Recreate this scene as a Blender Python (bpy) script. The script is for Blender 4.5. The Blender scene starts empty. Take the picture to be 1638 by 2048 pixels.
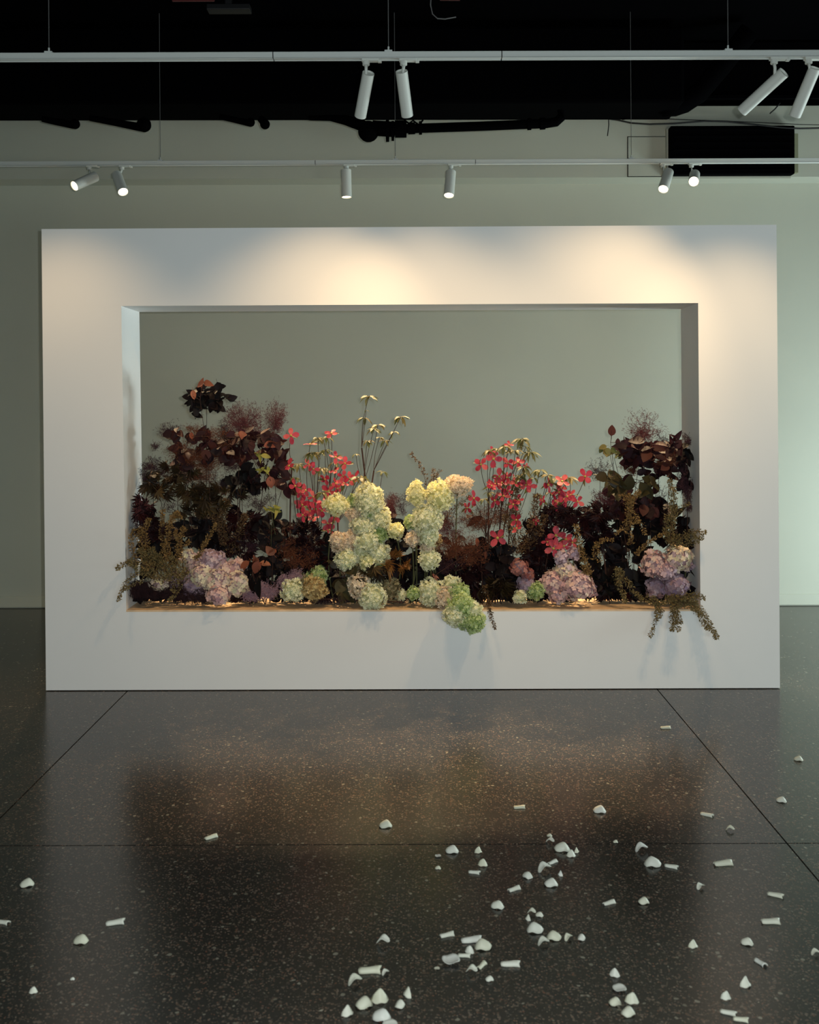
import bpy, bmesh, math, random
from mathutils import Vector, Matrix, Euler
S = bpy.context.scene
C = S.collection
PI = math.pi
# ------------------------------------------------------------------ camera
F = 35.0/36.0*2048.0            # focal length in pixels of the 1638x2048 frame
CAMZ = 1.49
ROLL = -0.0032
cam = bpy.data.objects.new('camera', bpy.data.cameras.new('camera')); C.objects.link(cam)
cam.location = (0, 0, CAMZ)
RM = Matrix.Rotation(PI/2, 3, 'X') @ Matrix.Rotation(ROLL, 3, 'Z')
cam.rotation_euler = RM.to_euler()
cam.data.sensor_fit = 'VERTICAL'; cam.data.sensor_height = 36; cam.data.sensor_width = 36*1638/2048
cam.data.lens = 35
cam.data.shift_x = (819-832)/2048; cam.data.shift_y = (806-1024)/2048
cam.data.clip_start = 0.02
cam.data.dof.use_dof = True; cam.data.dof.focus_distance = 5.3; cam.data.dof.aperture_fstop = 5.0
S.camera = cam
# ------------------------------------------------------------------ world, light, exposure
S.view_settings.view_transform = 'Standard'; S.view_settings.look = 'None'
S.view_settings.gamma = 1; S.view_settings.use_curve_mapping = False
S.view_settings.exposure = 0.0
w = bpy.data.worlds.new('world'); S.world = w; w.use_nodes = True
w.node_tree.nodes['Background'].inputs[0].default_value = (0.62, 0.76, 0.80, 1)
w.node_tree.nodes['Background'].inputs[1].default_value = 0.20

def light(name, kind, loc, energy, color, **k):
    l = bpy.data.lights.new(name, kind); l.energy = energy; l.color = color
    for a, v in k.items(): setattr(l, a, v)
    o = bpy.data.objects.new(name, l); C.objects.link(o); o.location = loc
    return o
# daylight through the tall windows of the right-hand wall
wl = light('window_daylight', 'AREA', (5.10, 6.15, 0.46), 158, (0.80, 0.98, 1.0), shape='RECTANGLE', size=1.7, size_y=0.55)
wl.rotation_euler = Vector((1, 0, 0)).to_track_quat('Z', 'Y').to_euler()
w3 = light('window_daylight_front', 'AREA', (5.10, 4.62, 1.15), 72, (0.86, 0.99, 0.96), shape='RECTANGLE', size=0.9, size_y=1.3)
w3.rotation_euler = Vector((1, 0, 0)).to_track_quat('Z', 'Y').to_euler()
# added cool fill behind the camera to brighten the display face, no window there
w2 = light('front_fill_light', 'AREA', (2.6, -2.9, 0.7), 58, (0.86, 1.0, 0.99), shape='RECTANGLE', size=1.9, size_y=1.0)
w2.rotation_euler = Vector((0, -1, 0)).to_track_quat('Z', 'Y').to_euler()
# the photographer's flash, just above and right of the lens
light('camera_flash', 'POINT', (0.066, 0.0, CAMZ+0.036), 248, (0.90, 0.98, 1.0), shadow_soft_size=0.011)
WARM = (1.0, 0.69, 0.37)

# ------------------------------------------------------------------ helpers
def P(px, py, d):
    v = RM @ Vector(((px-832)/F*d, (806-py)/F*d, -d))
    return Vector((v.x, v.y, v.z+CAMZ))

def mat(name, col, rough=0.5, spec=0.5, metal=0.0, emit=None, es=0.0, vary=None, island=False, noise=0.0, nscale=8.0, bump=0.0, bscale=60.0, trans=0.0):
    m = bpy.data.materials.new(name); m.use_nodes = True
    n = m.node_tree.nodes; L = m.node_tree.links; b = n['Principled BSDF']
    b.inputs['Base Color'].default_value = (*col, 1)
    b.inputs['Roughness'].default_value = rough; b.inputs['Metallic'].default_value = metal
    b.inputs['Specular IOR Level'].default_value = spec
    if emit: b.inputs['Emission Color'].default_value = (*emit, 1); b.inputs['Emission Strength'].default_value = es
    src = None
    if vary:
        r = n.new('ShaderNodeValToRGB')
        stops = [col]+list(vary)
        e = r.color_ramp.elements
        e[0].position = 0; e[0].color = (*stops[0], 1); e[1].position = 1; e[1].color = (*stops[-1], 1)
        for i in range(1, len(stops)-1):
            x = e.new(i/(len(stops)-1)); x.color = (*stops[i], 1)
        if island:
            g = n.new('ShaderNodeNewGeometry'); L.new(g.outputs['Random Per Island'], r.inputs[0])
        else:
            g = n.new('ShaderNodeObjectInfo'); L.new(g.outputs['Random'], r.inputs[0])
        src = r.outputs[0]
    if noise > 0:
        t = n.new('ShaderNodeTexNoise'); t.inputs['Scale'].default_value = nscale; t.inputs['Detail'].default_value = 5
        tc = n.new('ShaderNodeTexCoord'); L.new(tc.outputs['Object'], t.inputs[0])
        mr = n.new('ShaderNodeMapRange'); mr.inputs[1].default_value = .3; mr.inputs[2].default_value = .7
        mr.inputs[3].default_value = 1-noise; mr.inputs[4].default_value = 1+noise
        L.new(t.outputs[0], mr.inputs[0])
        mx = n.new('ShaderNodeMix'); mx.data_type = 'RGBA'; mx.blend_type = 'MULTIPLY'; mx.inputs[0].default_value = 1
        if src: L.new(src, mx.inputs[6])
        else: mx.inputs[6].default_value = (*col, 1)
        L.new(mr.outputs[0], mx.inputs[7]); src = mx.outputs[2]
    if src: L.new(src, b.inputs['Base Color'])
    if bump > 0:
        t = n.new('ShaderNodeTexNoise'); t.inputs['Scale'].default_value = bscale
        tc = n.new('ShaderNodeTexCoord'); L.new(tc.outputs['Object'], t.inputs[0])
        bp = n.new('ShaderNodeBump'); bp.inputs['Strength'].default_value = bump; bp.inputs['Distance'].default_value = .002
        L.new(t.outputs[0], bp.inputs['Height']); L.new(bp.outputs[0], b.inputs['Normal'])
    if trans > 0:
        td = n.new('ShaderNodeBsdfTranslucent'); ms = n.new('ShaderNodeMixShader'); ms.inputs[0].default_value = trans
        if src: L.new(src, td.inputs[0])
        else: td.inputs[0].default_value = (*col, 1)
        L.new(b.outputs[0], ms.inputs[1]); L.new(td.outputs[0], ms.inputs[2]); L.new(ms.outputs[0], n['Material Output'].inputs[0])
    return m

def mk(name, V, Fc, smooth=False):
    me = bpy.data.meshes.new(name); me.from_pydata([tuple(v) for v in V], [], Fc); me.update()
    if smooth: me.shade_smooth()
    return me

def ob(name, me, m=None, parent=None, loc=None, kind=None):
    o = bpy.data.objects.new(name, me); C.objects.link(o)
    if m and not me.materials: me.materials.append(m)
    if parent: o.parent = parent
    if loc is not None: o.location = loc
    if kind: o['kind'] = kind
    return o

used_labels = {}
def tag(o, label, cat, group=None, kind=None):
    o['label'] = label; o['category'] = cat
    if group: o['group'] = group
    if kind: o['kind'] = kind
    used_labels[label] = used_labels.get(label, 0)+1
    return o
def empty(name, loc, label, cat, group=None):
    o = bpy.data.objects.new(name, None); C.objects.link(o); o.location = loc; o.empty_display_size = .02
    return tag(o, label, cat, group)

class MB:
    def __init__(s, org=(0, 0, 0)): s.V = []; s.F = []; s.o = Vector(org)
    def add(s, V, Fc):
        k = len(s.V); s.V += [Vector(v)-s.o for v in V]; s.F += [tuple(i+k for i in f) for f in Fc]
    def box(s, a, b):
        x0, y0, z0 = a; x1, y1, z1 = b
        s.hexa([(x0, y0, z0), (x1, y0, z0), (x1, y1, z0), (x0, y1, z0), (x0, y0, z1), (x1, y0, z1), (x1, y1, z1), (x0, y1, z1)])
    def hexa(s, V): s.add(V, [(0, 3, 2, 1), (4, 5, 6, 7), (0, 1, 5, 4), (1, 2, 6, 5), (2, 3, 7, 6), (3, 0, 4, 7)])
    def tube(s, pts, r, n=6, cap=True):
        pts = [Vector(p) for p in pts]; k0 = len(s.V); m = len(pts); V = []; Fc = []
        for i, p in enumerate(pts):
            t = (pts[min(i+1, m-1)]-pts[max(i-1, 0)]).normalized()
            a = t.cross(Vector((0, 0, 1)) if abs(t.z) < .9 else Vector((0, 1, 0))).normalized(); b = t.cross(a)
            rr = r[i] if isinstance(r, (list, tuple)) else r
            for j in range(n):
                q = 2*PI*j/n; V.append(p+(a*math.cos(q)+b*math.sin(q))*rr)
        for i in range(m-1):
            for j in range(n):
                Fc.append((i*n+j, i*n+(j+1) % n, (i+1)*n+(j+1) % n, (i+1)*n+j))
        if cap: Fc.append(tuple(range(n))[::-1]); Fc.append(tuple((m-1)*n+j for j in range(n)))
        s.add(V, Fc)
    def ball(s, c, r, nu=12, nv=8, sq=(1, 1, 1)):
        c = Vector(c); V = [c+Vector((0, 0, -r*sq[2]))]
        for i in range(1, nv):
            a = -PI/2+PI*i/nv
            for j in range(nu):
                b = 2*PI*j/nu; V.append(c+Vector((r*sq[0]*math.cos(a)*math.cos(b), r*sq[1]*math.cos(a)*math.sin(b), r*sq[2]*math.sin(a))))
        V.append(c+Vector((0, 0, r*sq[2]))); Fc = []
        for j in range(nu): Fc.append((0, 1+(j+1) % nu, 1+j))
        for i in range(nv-2):
            for j in range(nu):
                Fc.append((1+i*nu+j, 1+i*nu+(j+1) % nu, 1+(i+1)*nu+(j+1) % nu, 1+(i+1)*nu+j))
        for j in range(nu): Fc.append((len(V)-1, 1+(nv-2)*nu+j, 1+(nv-2)*nu+(j+1) % nu))
        s.add(V, Fc)
    def build(s, name, m, parent=None, smooth=False, kind=None):
        return ob(name, mk(name, s.V, s.F, smooth), m, parent, loc=(s.o if parent is None else None), kind=kind)

def bevel(o, w=.004, seg=2):
    md = o.modifiers.new('bevel', 'BEVEL'); md.width = w; md.segments = seg; md.limit_method = 'ANGLE'; return o

# ------------------------------------------------------------------ materials
M = {}
M['wall'] = mat('wall_paint', (.385, .400, .335), .7, .3, noise=.03, nscale=1.3)
M['display'] = mat('display_paint', (.84, .835, .82), .62, .3, noise=.012, nscale=2.0, bump=.05, bscale=90)
M['sill'] = mat('sill_board', (.80, .56, .34), .5, .4, noise=.16, nscale=14)
M['black'] = mat('black_paint', (.0005, .0005, .0008), .9, .02)
M['black2'] = mat('black_satin', (.0025, .0025, .003), .5, .25)
M['joint'] = mat('joint_filler', (.012, .012, .012), .8, .2)
M['white'] = mat('white_enamel', (.52, .54, .50), .45, .4)
M['white2'] = mat('white_enamel_rail', (.50, .53, .51), .5, .3)
M['lens'] = mat('lit_lens', (1, .9, .75), .3, .3, emit=(1, .80, .55), es=5)
M['lensoff'] = mat('lens_glass', (1, .9, .75), .3, .3, emit=(1, .80, .55), es=4)
M['wire'] = mat('steel_wire', (.10, .10, .10), .5, .4)
M['olive'] = mat('olive_strip', (.20, .21, .13), .7, .2)
M['red'] = mat('red_pipe_paint', (.05, .006, .006), .5, .3)
M['glass'] = mat('window_glass', (.8, .9, .92), .1, .5)

def terrazzo():
    m = bpy.data.materials.new('terrazzo'); m.use_nodes = True
    n = m.node_tree.nodes; L = m.node_tree.links; b = n['Principled BSDF']
    g = n.new('ShaderNodeNewGeometry')
    nz = n.new('ShaderNodeTexNoise'); nz.inputs['Scale'].default_value = 60; nz.inputs['Detail'].default_value = 2; L.new(g.outputs['Position'], nz.inputs[0])
    wv = n.new('ShaderNodeVectorMath'); wv.operation = 'MULTIPLY_ADD'; wv.inputs[1].default_value = (.012, .012, .012)
    L.new(nz.outputs['Color'], wv.inputs[0]); L.new(g.outputs['Position'], wv.inputs[2])
    def warp(scale):
        v = n.new('ShaderNodeTexVoronoi'); v.feature = 'F1'; v.inputs['Scale'].default_value = scale; v.inputs['Randomness'].default_value = 1
        L.new(wv.outputs[0], v.inputs['Vector']); return v
    base = None
    t = n.new('ShaderNodeTexNoise'); t.inputs['Scale'].default_value = .8; t.inputs['Detail'].default_value = 4; L.new(g.outputs['Position'], t.inputs[0])
    cr = n.new('ShaderNodeValToRGB'); cr.color_ramp.elements[0].position = .35; cr.color_ramp.elements[1].position = .7
    cr.color_ramp.elements[0].color = (.012, .0115, .010, 1); cr.color_ramp.elements[1].color = (.018, .0165, .0145, 1)
    L.new(t.outputs[0], cr.inputs[0]); base = cr.outputs[0]
    def layer(base, scale, thr, rad, ramp):
        v = warp(scale)
        sp = n.new('ShaderNodeSeparateColor'); L.new(v.outputs['Color'], sp.inputs[0])
        a = n.new('ShaderNodeMath'); a.operation = 'LESS_THAN'; a.inputs[1].default_value = thr; L.new(sp.outputs[0], a.inputs[0])
        rr = n.new('ShaderNodeMath'); rr.operation = 'MULTIPLY_ADD'; rr.inputs[1].default_value = rad*.7; rr.inputs[2].default_value = rad*.45; L.new(sp.outputs[1], rr.inputs[0])
        d = n.new('ShaderNodeMath'); d.operation = 'LESS_THAN'; L.new(v.outputs['Distance'], d.inputs[0]); L.new(rr.outputs[0], d.inputs[1])
        mm = n.new('ShaderNodeMath'); mm.operation = 'MULTIPLY'; L.new(a.outputs[0], mm.inputs[0]); L.new(d.outputs[0], mm.inputs[1])
        c = n.new('ShaderNodeValToRGB'); e = c.color_ramp.elements
        e[0].color = (*ramp[0], 1); e[1].color = (*ramp[-1], 1)
        for i in range(1, len(ramp)-1): x = e.new(i/(len(ramp)-1)); x.color = (*ramp[i], 1)
        L.new(sp.outputs[2], c.inputs[0])
        mx = n.new('ShaderNodeMix'); mx.data_type = 'RGBA'; L.new(mm.outputs[0], mx.inputs[0]); L.new(base, mx.inputs[6]); L.new(c.outputs[0], mx.inputs[7])
        return mx.outputs[2]
    base = layer(base, 80, .34, .50, [(.006, .006, .006), (.022, .021, .019)])
    base = layer(base, 100, .34, .46, [(.036, .024, .017), (.080, .052, .036), (.14, .11, .085)])
    base = layer(base, 140, .38, .44, [(.036, .024, .017), (.17, .13, .095), (.11, .046, .027)])
    base = layer(base, 190, .34, .46, [(.02, .016, .012), (.13, .105, .08)])
    base = layer(base, 60, .07, .34, [(.12, .11, .08), (.30, .28, .22)])
    L.new(base, b.inputs['Base Color'])
    b.inputs['Roughness'].default_value = .21; b.inputs['Specular IOR Level'].default_value = .55
    return m
M['terrazzo'] = terrazzo()

# ------------------------------------------------------------------ the room
WALLY = 7.28; BULKY = 7.07; FRONTY = 5.17; DEP = .338; CEIL = 4.0
XL, XR, YF = -5.2, 5.2, -3.0
mb = MB(); mb.box((XL-.1, YF, -.12), (XR+.1, WALLY+.1, -.006))
floor = mb.build('floor', M['joint']); floor['kind'] = 'structure'
cols = [XL-.1, -4.25, -1.502, 1.247, 4.0, XR+.1]; rows = [YF, .61, 3.36, WALLY+.02]
for i in range(len(cols)-1):
    for j in range(len(rows)-1):
        b = MB(); g = .0028
        b.box((cols[i]+g, rows[j]+g, -.05), (cols[i+1]-g, rows[j+1]-g, 0))
        b.build('floor_slab', M['terrazzo'], floor)
mb = MB(); mb.box((XL-.1, YF, CEIL), (XR+.1, WALLY+.1, CEIL+.1)); o = mb.build('ceiling', M['black']); o['kind'] = 'structure'
mb = MB()
mb.box((XL-.1, WALLY, 0), (XR+.1, WALLY+.12, CEIL))
mb.box((XL-.1, BULKY, P(832, 356, BULKY).z), (XR+.1, WALLY, CEIL))
o = mb.build('wall_back', M['wall']); o['kind'] = 'structure'
mb = MB(); mb.box((XL, WALLY-.010, 0.004), (XR, WALLY+.01, .085)); o = mb.build('baseboard_back', M['wall']); o['kind'] = 'structure'; bevel(o, .004, 1)
mb = MB(); mb.box((XL-.12, YF, 0), (XL, WALLY, CEIL)); o = mb.build('wall_left', M['wall']); o['kind'] = 'structure'
# right wall with a low window near the back and a taller one in front of the display
mb = MB()
wins = [(4.12, 5.12, .45, 1.85), (5.25, 7.05, .2, .8)]
mb.box((XR, YF, 0), (XR+.12, 4.12, CEIL)); mb.box((XR, 5.12, 0), (XR+.12, 5.25, CEIL)); mb.box((XR, 7.05, 0), (XR+.12, WALLY, CEIL))
for (y0, y1, z0, z1) in wins: mb.box((XR, y0, 0), (XR+.12, y1, z0)); mb.box((XR, y0, z1), (XR+.12, y1, CEIL))
o = mb.build('wall_right', M['wall']); o['kind'] = 'structure'
for i, (y0, y1, z0, z1) in enumerate(wins):
    mb = MB()
    for y in (y0, (y0+y1)/2, y1-.05): mb.box((XR+.02, y, z0), (XR+.08, y+.05, z1))
    for z in (z0, z1-.05): mb.box((XR+.02, y0, z), (XR+.08, y1, z+.05))
    o = mb.build('window_%d' % (i+1), M['black2']); o['kind'] = 'structure'

# ------------------------------------------------------------------ display frame
DF = (P(92, 1380, FRONTY).x+P(1559, 1378, FRONTY).x)/2
root = empty('display_frame', (DF, FRONTY, 0), 'large freestanding white rectangular display frame with open centre holding the flowers', 'display frame')
ro = Vector((DF, FRONTY, 0))
def fc(px, py, back=False, zz=None):
    p = P(px, py, FRONTY)
    if zz is not None: p.z = zz
    if back: p.y += DEP
    return p-ro
def slab(name, q, m, bev=.003):
    V = [fc(*c) if len(c) == 2 else fc(c[0], c[1], zz=c[2]) for c in q]
    B = [v+Vector((0, DEP, 0)) for v in V]
    b = MB(); b.hexa([V[0], V[1], B[1], B[0], V[3], V[2], B[2], B[3]])
    return b.build(name, m, root)
H = [(83+9*(612-458)/922, 612.9), (1553+7*(606-449)/929, 605.2), (1553, 449.5), (83, 458)]
slab('header_panel', H, M['display'], .0012)
slab('base_panel', [(92, 1380.5, .004), (1560, 1378.5, .004), (1559, 1222), (90.6, 1224)], M['display'], .0012)
slab('side_panel', [(90.6, 1224), (252.5, 1223.8), (242.5, 612), (84.5, 612.9)], M['display'], .0012)
slab('side_panel', [(1401, 1222.2), (1559, 1222), (1554.2, 605.2), (1396.3, 606)], M['display'], .0012)
slab('sill_board', [(252.5, 1223.8), (1401, 1222.2), (1400.9, 1218.6), (252.3, 1220.3)], M['sill'], .0008)
SILLZ = P(832, 1219.2, FRONTY).z

# ------------------------------------------------------------------ track lighting
def rail(name, dep, pyL, pyR, joints, hangs, topz, label):
    a = P(0, pyL, dep); b_ = P(1638, pyR, dep)
    dx = (b_-a)/(b_.x-a.x)
    def at(x): return a+dx*(x-a.x)
    xs = [-4.9]+[P(j, 100, dep).x for j in joints]+[4.9]
    c = at(0)
    r = empty(name, c, label, 'lighting track', None)
    hw, hh = .0175, .0125
    for i in range(len(xs)-1):
        m = MB(); p, q = at(xs[i]+.002)-c, at(xs[i+1]-.002)-c
        def sec(v): return [v+Vector((0, -hw, -hh)), v+Vector((0, hw, -hh)), v+Vector((0, hw, hh)), v+Vector((0, -hw, hh))]
        A, B = sec(p), sec(q)
        m.add(A+B, [(0, 1, 2, 3), (7, 6, 5, 4), (1, 0, 4, 5), (2, 1, 5, 6), (3, 2, 6, 7), (0, 3, 7, 4)])
        # lip along the front face and slot lips underneath
        for (y0, y1, z0, z1) in ((-hw-.0015, -hw+.002, hh-.005, hh-.002), (-hw, -hw+.006, -hh-.003, -hh+.001), (hw-.006, hw, -hh-.003, -hh+.001)):
            m.hexa([p+Vector((0, y0, z0)), q+Vector((0, y0, z0)), q+Vector((0, y1, z0)), p+Vector((0, y1, z0)), p+Vector((0, y0, z1)), q+Vector((0, y0, z1)), q+Vector((0, y1, z1)), p+Vector((0, y1, z1))])
        m.build('track_section', M['white2'], r)
    for x in xs[1:-1]:
        m = MB(); p = at(x)-c; m.box(p+Vector((-.002, -hw+.002, -hh+.002)), p+Vector((.002, hw-.002, hh-.001))); m.build('track_joint', M['black2'], r)
    for h in hangs:
        p = at(P(h, 100, dep).x)-c
        m = MB(); m.box(p+Vector((-.016, -.012, hh)), p+Vector((.016, .012, hh+.009))); m.tube([p+Vector((0, 0, hh+.008)), p+Vector((0, 0, hh+.026))], .004, 8)
        m.build('cable_clip', M['white2'], r)
        m = MB(); m.tube([p+Vector((0, 0, hh+.02)), Vector((p.x-.004, p.y, topz-c.z))], .0016, 6); m.build('suspension_cable', M['wire'], r)
    return at
FT, RT = 4.20, 6.40
at_f = rail('lighting_track', FT, 114.5, 108.5, (547, 1003), (98, 777, 1456), CEIL, 'near grey-white lighting track hung on thin cables across the black ceiling')
at_r = rail('lighting_track', RT, 328, 321.0, (630, 950), (320, 790, 1262), CEIL, 'far lighting track hanging in front of the upper grey wall')
def lamp(at, dep, pivx, top, bot, ylen, L, dia, on, watts, label, aim=None, cone=78, blend=1.0, grp='track spotlights'):
    piv = at(P(pivx, 100, dep).x); hh = .0125
    T = P(top[0], top[1], dep); Bt = P(bot[0], bot[1], dep); d = Bt-T
    d.y = ylen; d.normalize()
    r = empty('track_spotlight', piv+Vector((0, 0, -hh)), label, 'spotlight', grp); o = piv+Vector((0, 0, -hh))
    m = MB(); m.box((-.018, -.013, -.012), (.055, .013, .002)); m.box((.050, -.009, -.016), (.066, .009, -.006)); m.tube([(0, 0, -.010), (0, 0, -.028)], .015, 14)
    bevel(m.build('adapter', M['white'], r), .0015, 1)
    T2 = T-o; T2.y = 0.0
    side = d.cross(Vector((0, 1, 0))).normalized()
    R = dia/2
    m = MB(); e = T2+d*(L*.22)
    m.tube([(0, 0, -.026), (e.x*.25, -.002, -.045), e], [.0075, .0065, .006], 8); m.build('arm', M['white'], r, True)
    # barrel: open-backed tube, lathed along d
    a = d.cross(Vector((1, 0, 0)) if abs(d.x) < .8 else Vector((0, 0, 1))).normalized(); b2 = d.cross(a)
    prof = [(L*.03, 0.0), (L*.03, R*.86), (0, R*.90), (0, R), (L*.5, R), (L, R), (L, R*.92), (L*.965, R*.88)]
    n = 28; V = []; Fc = []
    for (t, q) in prof:
        for j in range(n):
            g = 2*PI*j/n; V.append(T2+d*t+(a*math.cos(g)+b2*math.sin(g))*max(q, .0005))
    for i in range(len(prof)-1):
        for j in range(n): Fc.append((i*n+j, i*n+(j+1) % n, (i+1)*n+(j+1) % n, (i+1)*n+j))
    ob('barrel', mk('barrel', V, Fc, False), M['white'], r)
    m = MB(); m.tube([T2+d*(L*.955), T2+d*(L*.965)], R*.87, 24); m.build('lens', M['lens'] if on else M['lensoff'], r)
    if watts:
        l = bpy.data.lights.new('spot', 'SPOT'); l.energy = watts; l.color = WARM; l.spot_size = math.radians(cone); l.spot_blend = blend; l.shadow_soft_size = R*.8
        q = bpy.data.objects.new('lamp_light', l); C.objects.link(q); q.parent = r
        q.location = T2+d*(L*1.0+.004)
        dd = d if aim is None else (Vector(aim)-(o+q.location)).normalized()
        q.rotation_euler = (-dd).to_track_quat('Z', 'Y').to_euler()
FW = 85
lamp(at_f, FT, 732, (736.8, 146), (718, 210), .130, .203, .051, 0, FW*.62, 'white spotlight on near track aimed left, left one of the middle pair', aim=(-.62, 5.3, 1.25))
lamp(at_f, FT, 807, (803, 142.5), (814, 214.5), .125, .198, .051, 0, FW*.46, 'white spotlight on near track tilted slightly right, right one of the middle pair', aim=(.10, 5.3, 1.25))
lamp(at_f, FT, 1548, (1568, 144.8), (1507, 201.3), .150, .231, .051, 0, FW*.8, 'white spotlight on near track tilted steeply sideways near the right edge', aim=(.62, 5.3, 1.22))
lamp(at_f, FT, 1617, (1629.8, 136), (1612.3, 214.5), .125, .211, .051, 0, FW*.56, 'white spotlight on near track cut by the right picture edge', aim=(1.60, 5.3, .95))
lamp(at_f, FT, -95, (-95, 146), (-75, 212), .130, .200, .050, 0, FW*.34, 'white spotlight on near track just beyond the left picture edge', aim=(-1.75, 5.3, 1.15))
RW = 300
lamp(at_r, RT, 178, (190.5, 353), (162.6, 379.7), -.12, .178, .066, 1, RW*.4, 'lit spotlight on far track, leftmost, tilted down to the left', aim=(-1.6, 5.0, 0), cone=44)
lamp(at_r, RT, 243, (233.5, 349.5), (255, 390), -.096, .178, .066, 1, RW, 'lit spotlight on far track, second from left, tilted down to the right', aim=(-.7, 4.7, 0), cone=50)
lamp(at_r, RT, 692, (692, 340), (693.5, 395), -.01, .178, .066, 1, RW*1.2, 'lit spotlight on far track hanging straight down above the pale frame', aim=(-.5, 4.8, 0), cone=55)
lamp(at_r, RT, 901, (901.6, 344), (897.5, 391.6), -.06, .178, .066, 1, RW*1.4, 'lit spotlight on far track right of centre, tilted slightly forward', aim=(.2, 4.7, 0), cone=55)
lamp(at_r, RT, 1325, (1337, 344), (1319, 384.6), -.10, .178, .066, 1, RW, 'lit spotlight on far track in front of the access panel', aim=(.8, 4.7, 0), cone=50)
lamp(at_r, RT, 1382, (1389.4, 349), (1375, 372.7), -.145, .178, .066, 1, RW, 'brightest spotlight on far track, facing the viewer below the black vent unit', aim=(1.2, 4.5, 0), cone=50)

# ------------------------------------------------------------------ ceiling services
def pth(pts, d): return [P(x, y, d) for x, y in pts]
m = MB((0, 6.5, 3.6))
zb = P(700, 238.5, 6.9).z
za = P(0, 242, 6.9).z
m.hexa([(-5.1, 6.5, za), (P(1338, 0, 6.9).x, 6.5, zb-.01), (P(1338, 0, 6.9).x, 6.9, zb-.015), (-5.1, 6.9, za), (-5.1, 6.5, 3.95), (P(1338, 0, 6.9).x, 6.5, 3.95), (P(1338, 0, 6.9).x, 6.9, 3.95), (-5.1, 6.9, 3.95)])
d1 = m.build('air_duct', M['black'], smooth=False); tag(d1, 'long black rectangular air duct along the top of the back wall', 'duct')
bevel(d1, .02, 2)
m = MB((0, 0, 0)); m.tube([P(1326, 213, 6.72), P(1350, 212, 6.72), P(1368, 206, 6.72), P(1396, 188, 6.70), P(1445, 130, 6.6), P(1500, 60, 6.5)], .068, 14)
o = m.build('duct_elbow', M['black'], smooth=True); tag(o, 'black round duct bending upward at the right end of the long duct', 'duct')
m = MB((0, 0, 0)); zc = P(1500, 208.5, 7.0).z; m.box((P(1330, 0, 7).x, 6.9, zc), (5.1, 7.04, CEIL-.02)); m.box((P(1330, 0, 7).x, 6.86, zc), (5.1, 7.04, zc+.02))
o = m.build('steel_beam', M['black']); tag(o, 'black painted steel beam above the upper wall at right', 'beam')
def pipe(name, pts, d, rpx, label, balls=(), cat='pipe', n=12, mt='black', collars=()):
    m = MB(P(*pts[0], d)); k = d/F
    m.tube(pth(pts, d), [r*k for r in rpx] if isinstance(rpx, (list, tuple)) else rpx*k, n)
    for (x, y, r) in balls: m.ball(P(x, y, d), r*k, 14, 10)
    for (x0, y0, x1, y1, r) in collars: m.tube([P(x0, y0, d), P(x1, y1, d)], r*k, 12)
    o = m.build(name, M[mt], smooth=False); tag(o, label, cat); return o
D6 = 6.0
pipe('ceiling_pipe', [(85, 238), (110, 243), (148, 250)], D6, [6, 7, 8], 'short sloping black pipe at far left under the duct', [(150, 248, 10)])
pipe('ceiling_pipe', [(180, 236), (230, 245), (284, 255)], D6, [6, 7, 8.5], 'sloping black pipe ending in a round elbow left of the first far cable', [(288, 249.5, 14.5)])
pipe('ceiling_pipe', [(440, 233), (470, 240), (498, 246)], D6, [6, 6, 7], 'small sloping black pipe stub under the duct left of centre', [(501, 244.5, 9)])
pipe('ceiling_valve', [(520, 236), (530, 246)], D6, [7, 9], 'small rounded black valve under the duct left of centre', [(530, 248.5, 10)], 'valve')
pipe('ceiling_pipe', [(618, 236), (660, 236), (690, 240), (722, 250), (737, 262)], D6, [5, 6, 10, 12, 16], 'black pipe swelling down into a big round elbow above the centre', [(737, 263, 21)],
     collars=[(745, 256, 790, 259, 15.5), (772, 262, 778, 262, 22), (783, 262, 788, 262, 20), (790, 258, 813, 258, 17.5)])
pipe('ceiling_pipe', [(810, 257.5), (960, 252.5), (1092, 247), (1112, 244), (1121, 236), (1123, 222)], D6, 9.5, 'long black horizontal pipe running right from the big elbow', [],
     collars=[(816, 257, 830, 256.5, 12), (838, 256, 844, 256, 13.5), (1055, 248.5, 1062, 248.2, 12), (1080, 247.5, 1090, 247, 12)])
pipe('ceiling_bracket', [(808, 240), (818, 247), (826, 241), (838, 250), (846, 240)], D6, 2, 'thin black pipe hanger bracket on the horizontal pipe', cat='bracket', n=6)
pipe('sprinkler_pipe', [(345, -2.5), (428, -3)], 3.9, 6, 'dark red sprinkler pipe at the top edge left of centre', cat='pipe', mt='red')
m = MB(P(455, 18, 4.3)); q = P(455, 18, 4.3); m.box(q+Vector((-.085, -.03, -.012)), q+Vector((.1, .03, .012))); m.box(q+Vector((-.01, -.01, .01)), q+Vector((.02, .01, .06)))
o = m.build('ceiling_fixture', M['black2']); tag(o, 'flat black ceiling fixture above the near track left of centre', 'fixture'); bevel(o, .003)
pipe('looped_cable', [(862, -10), (861, 10), (865, 28), (875, 37), (890, 38), (912, 34)], 4.4, 1.2, 'grey looped cable dangling from the ceiling near top centre', cat='cable', n=6, mt='wire')
pipe('sprinkler_pipe', [(880, -4), (920, -3.5)], 4.2, 5, 'short dark red pipe at the top edge right of centre', mt='red')
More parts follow.
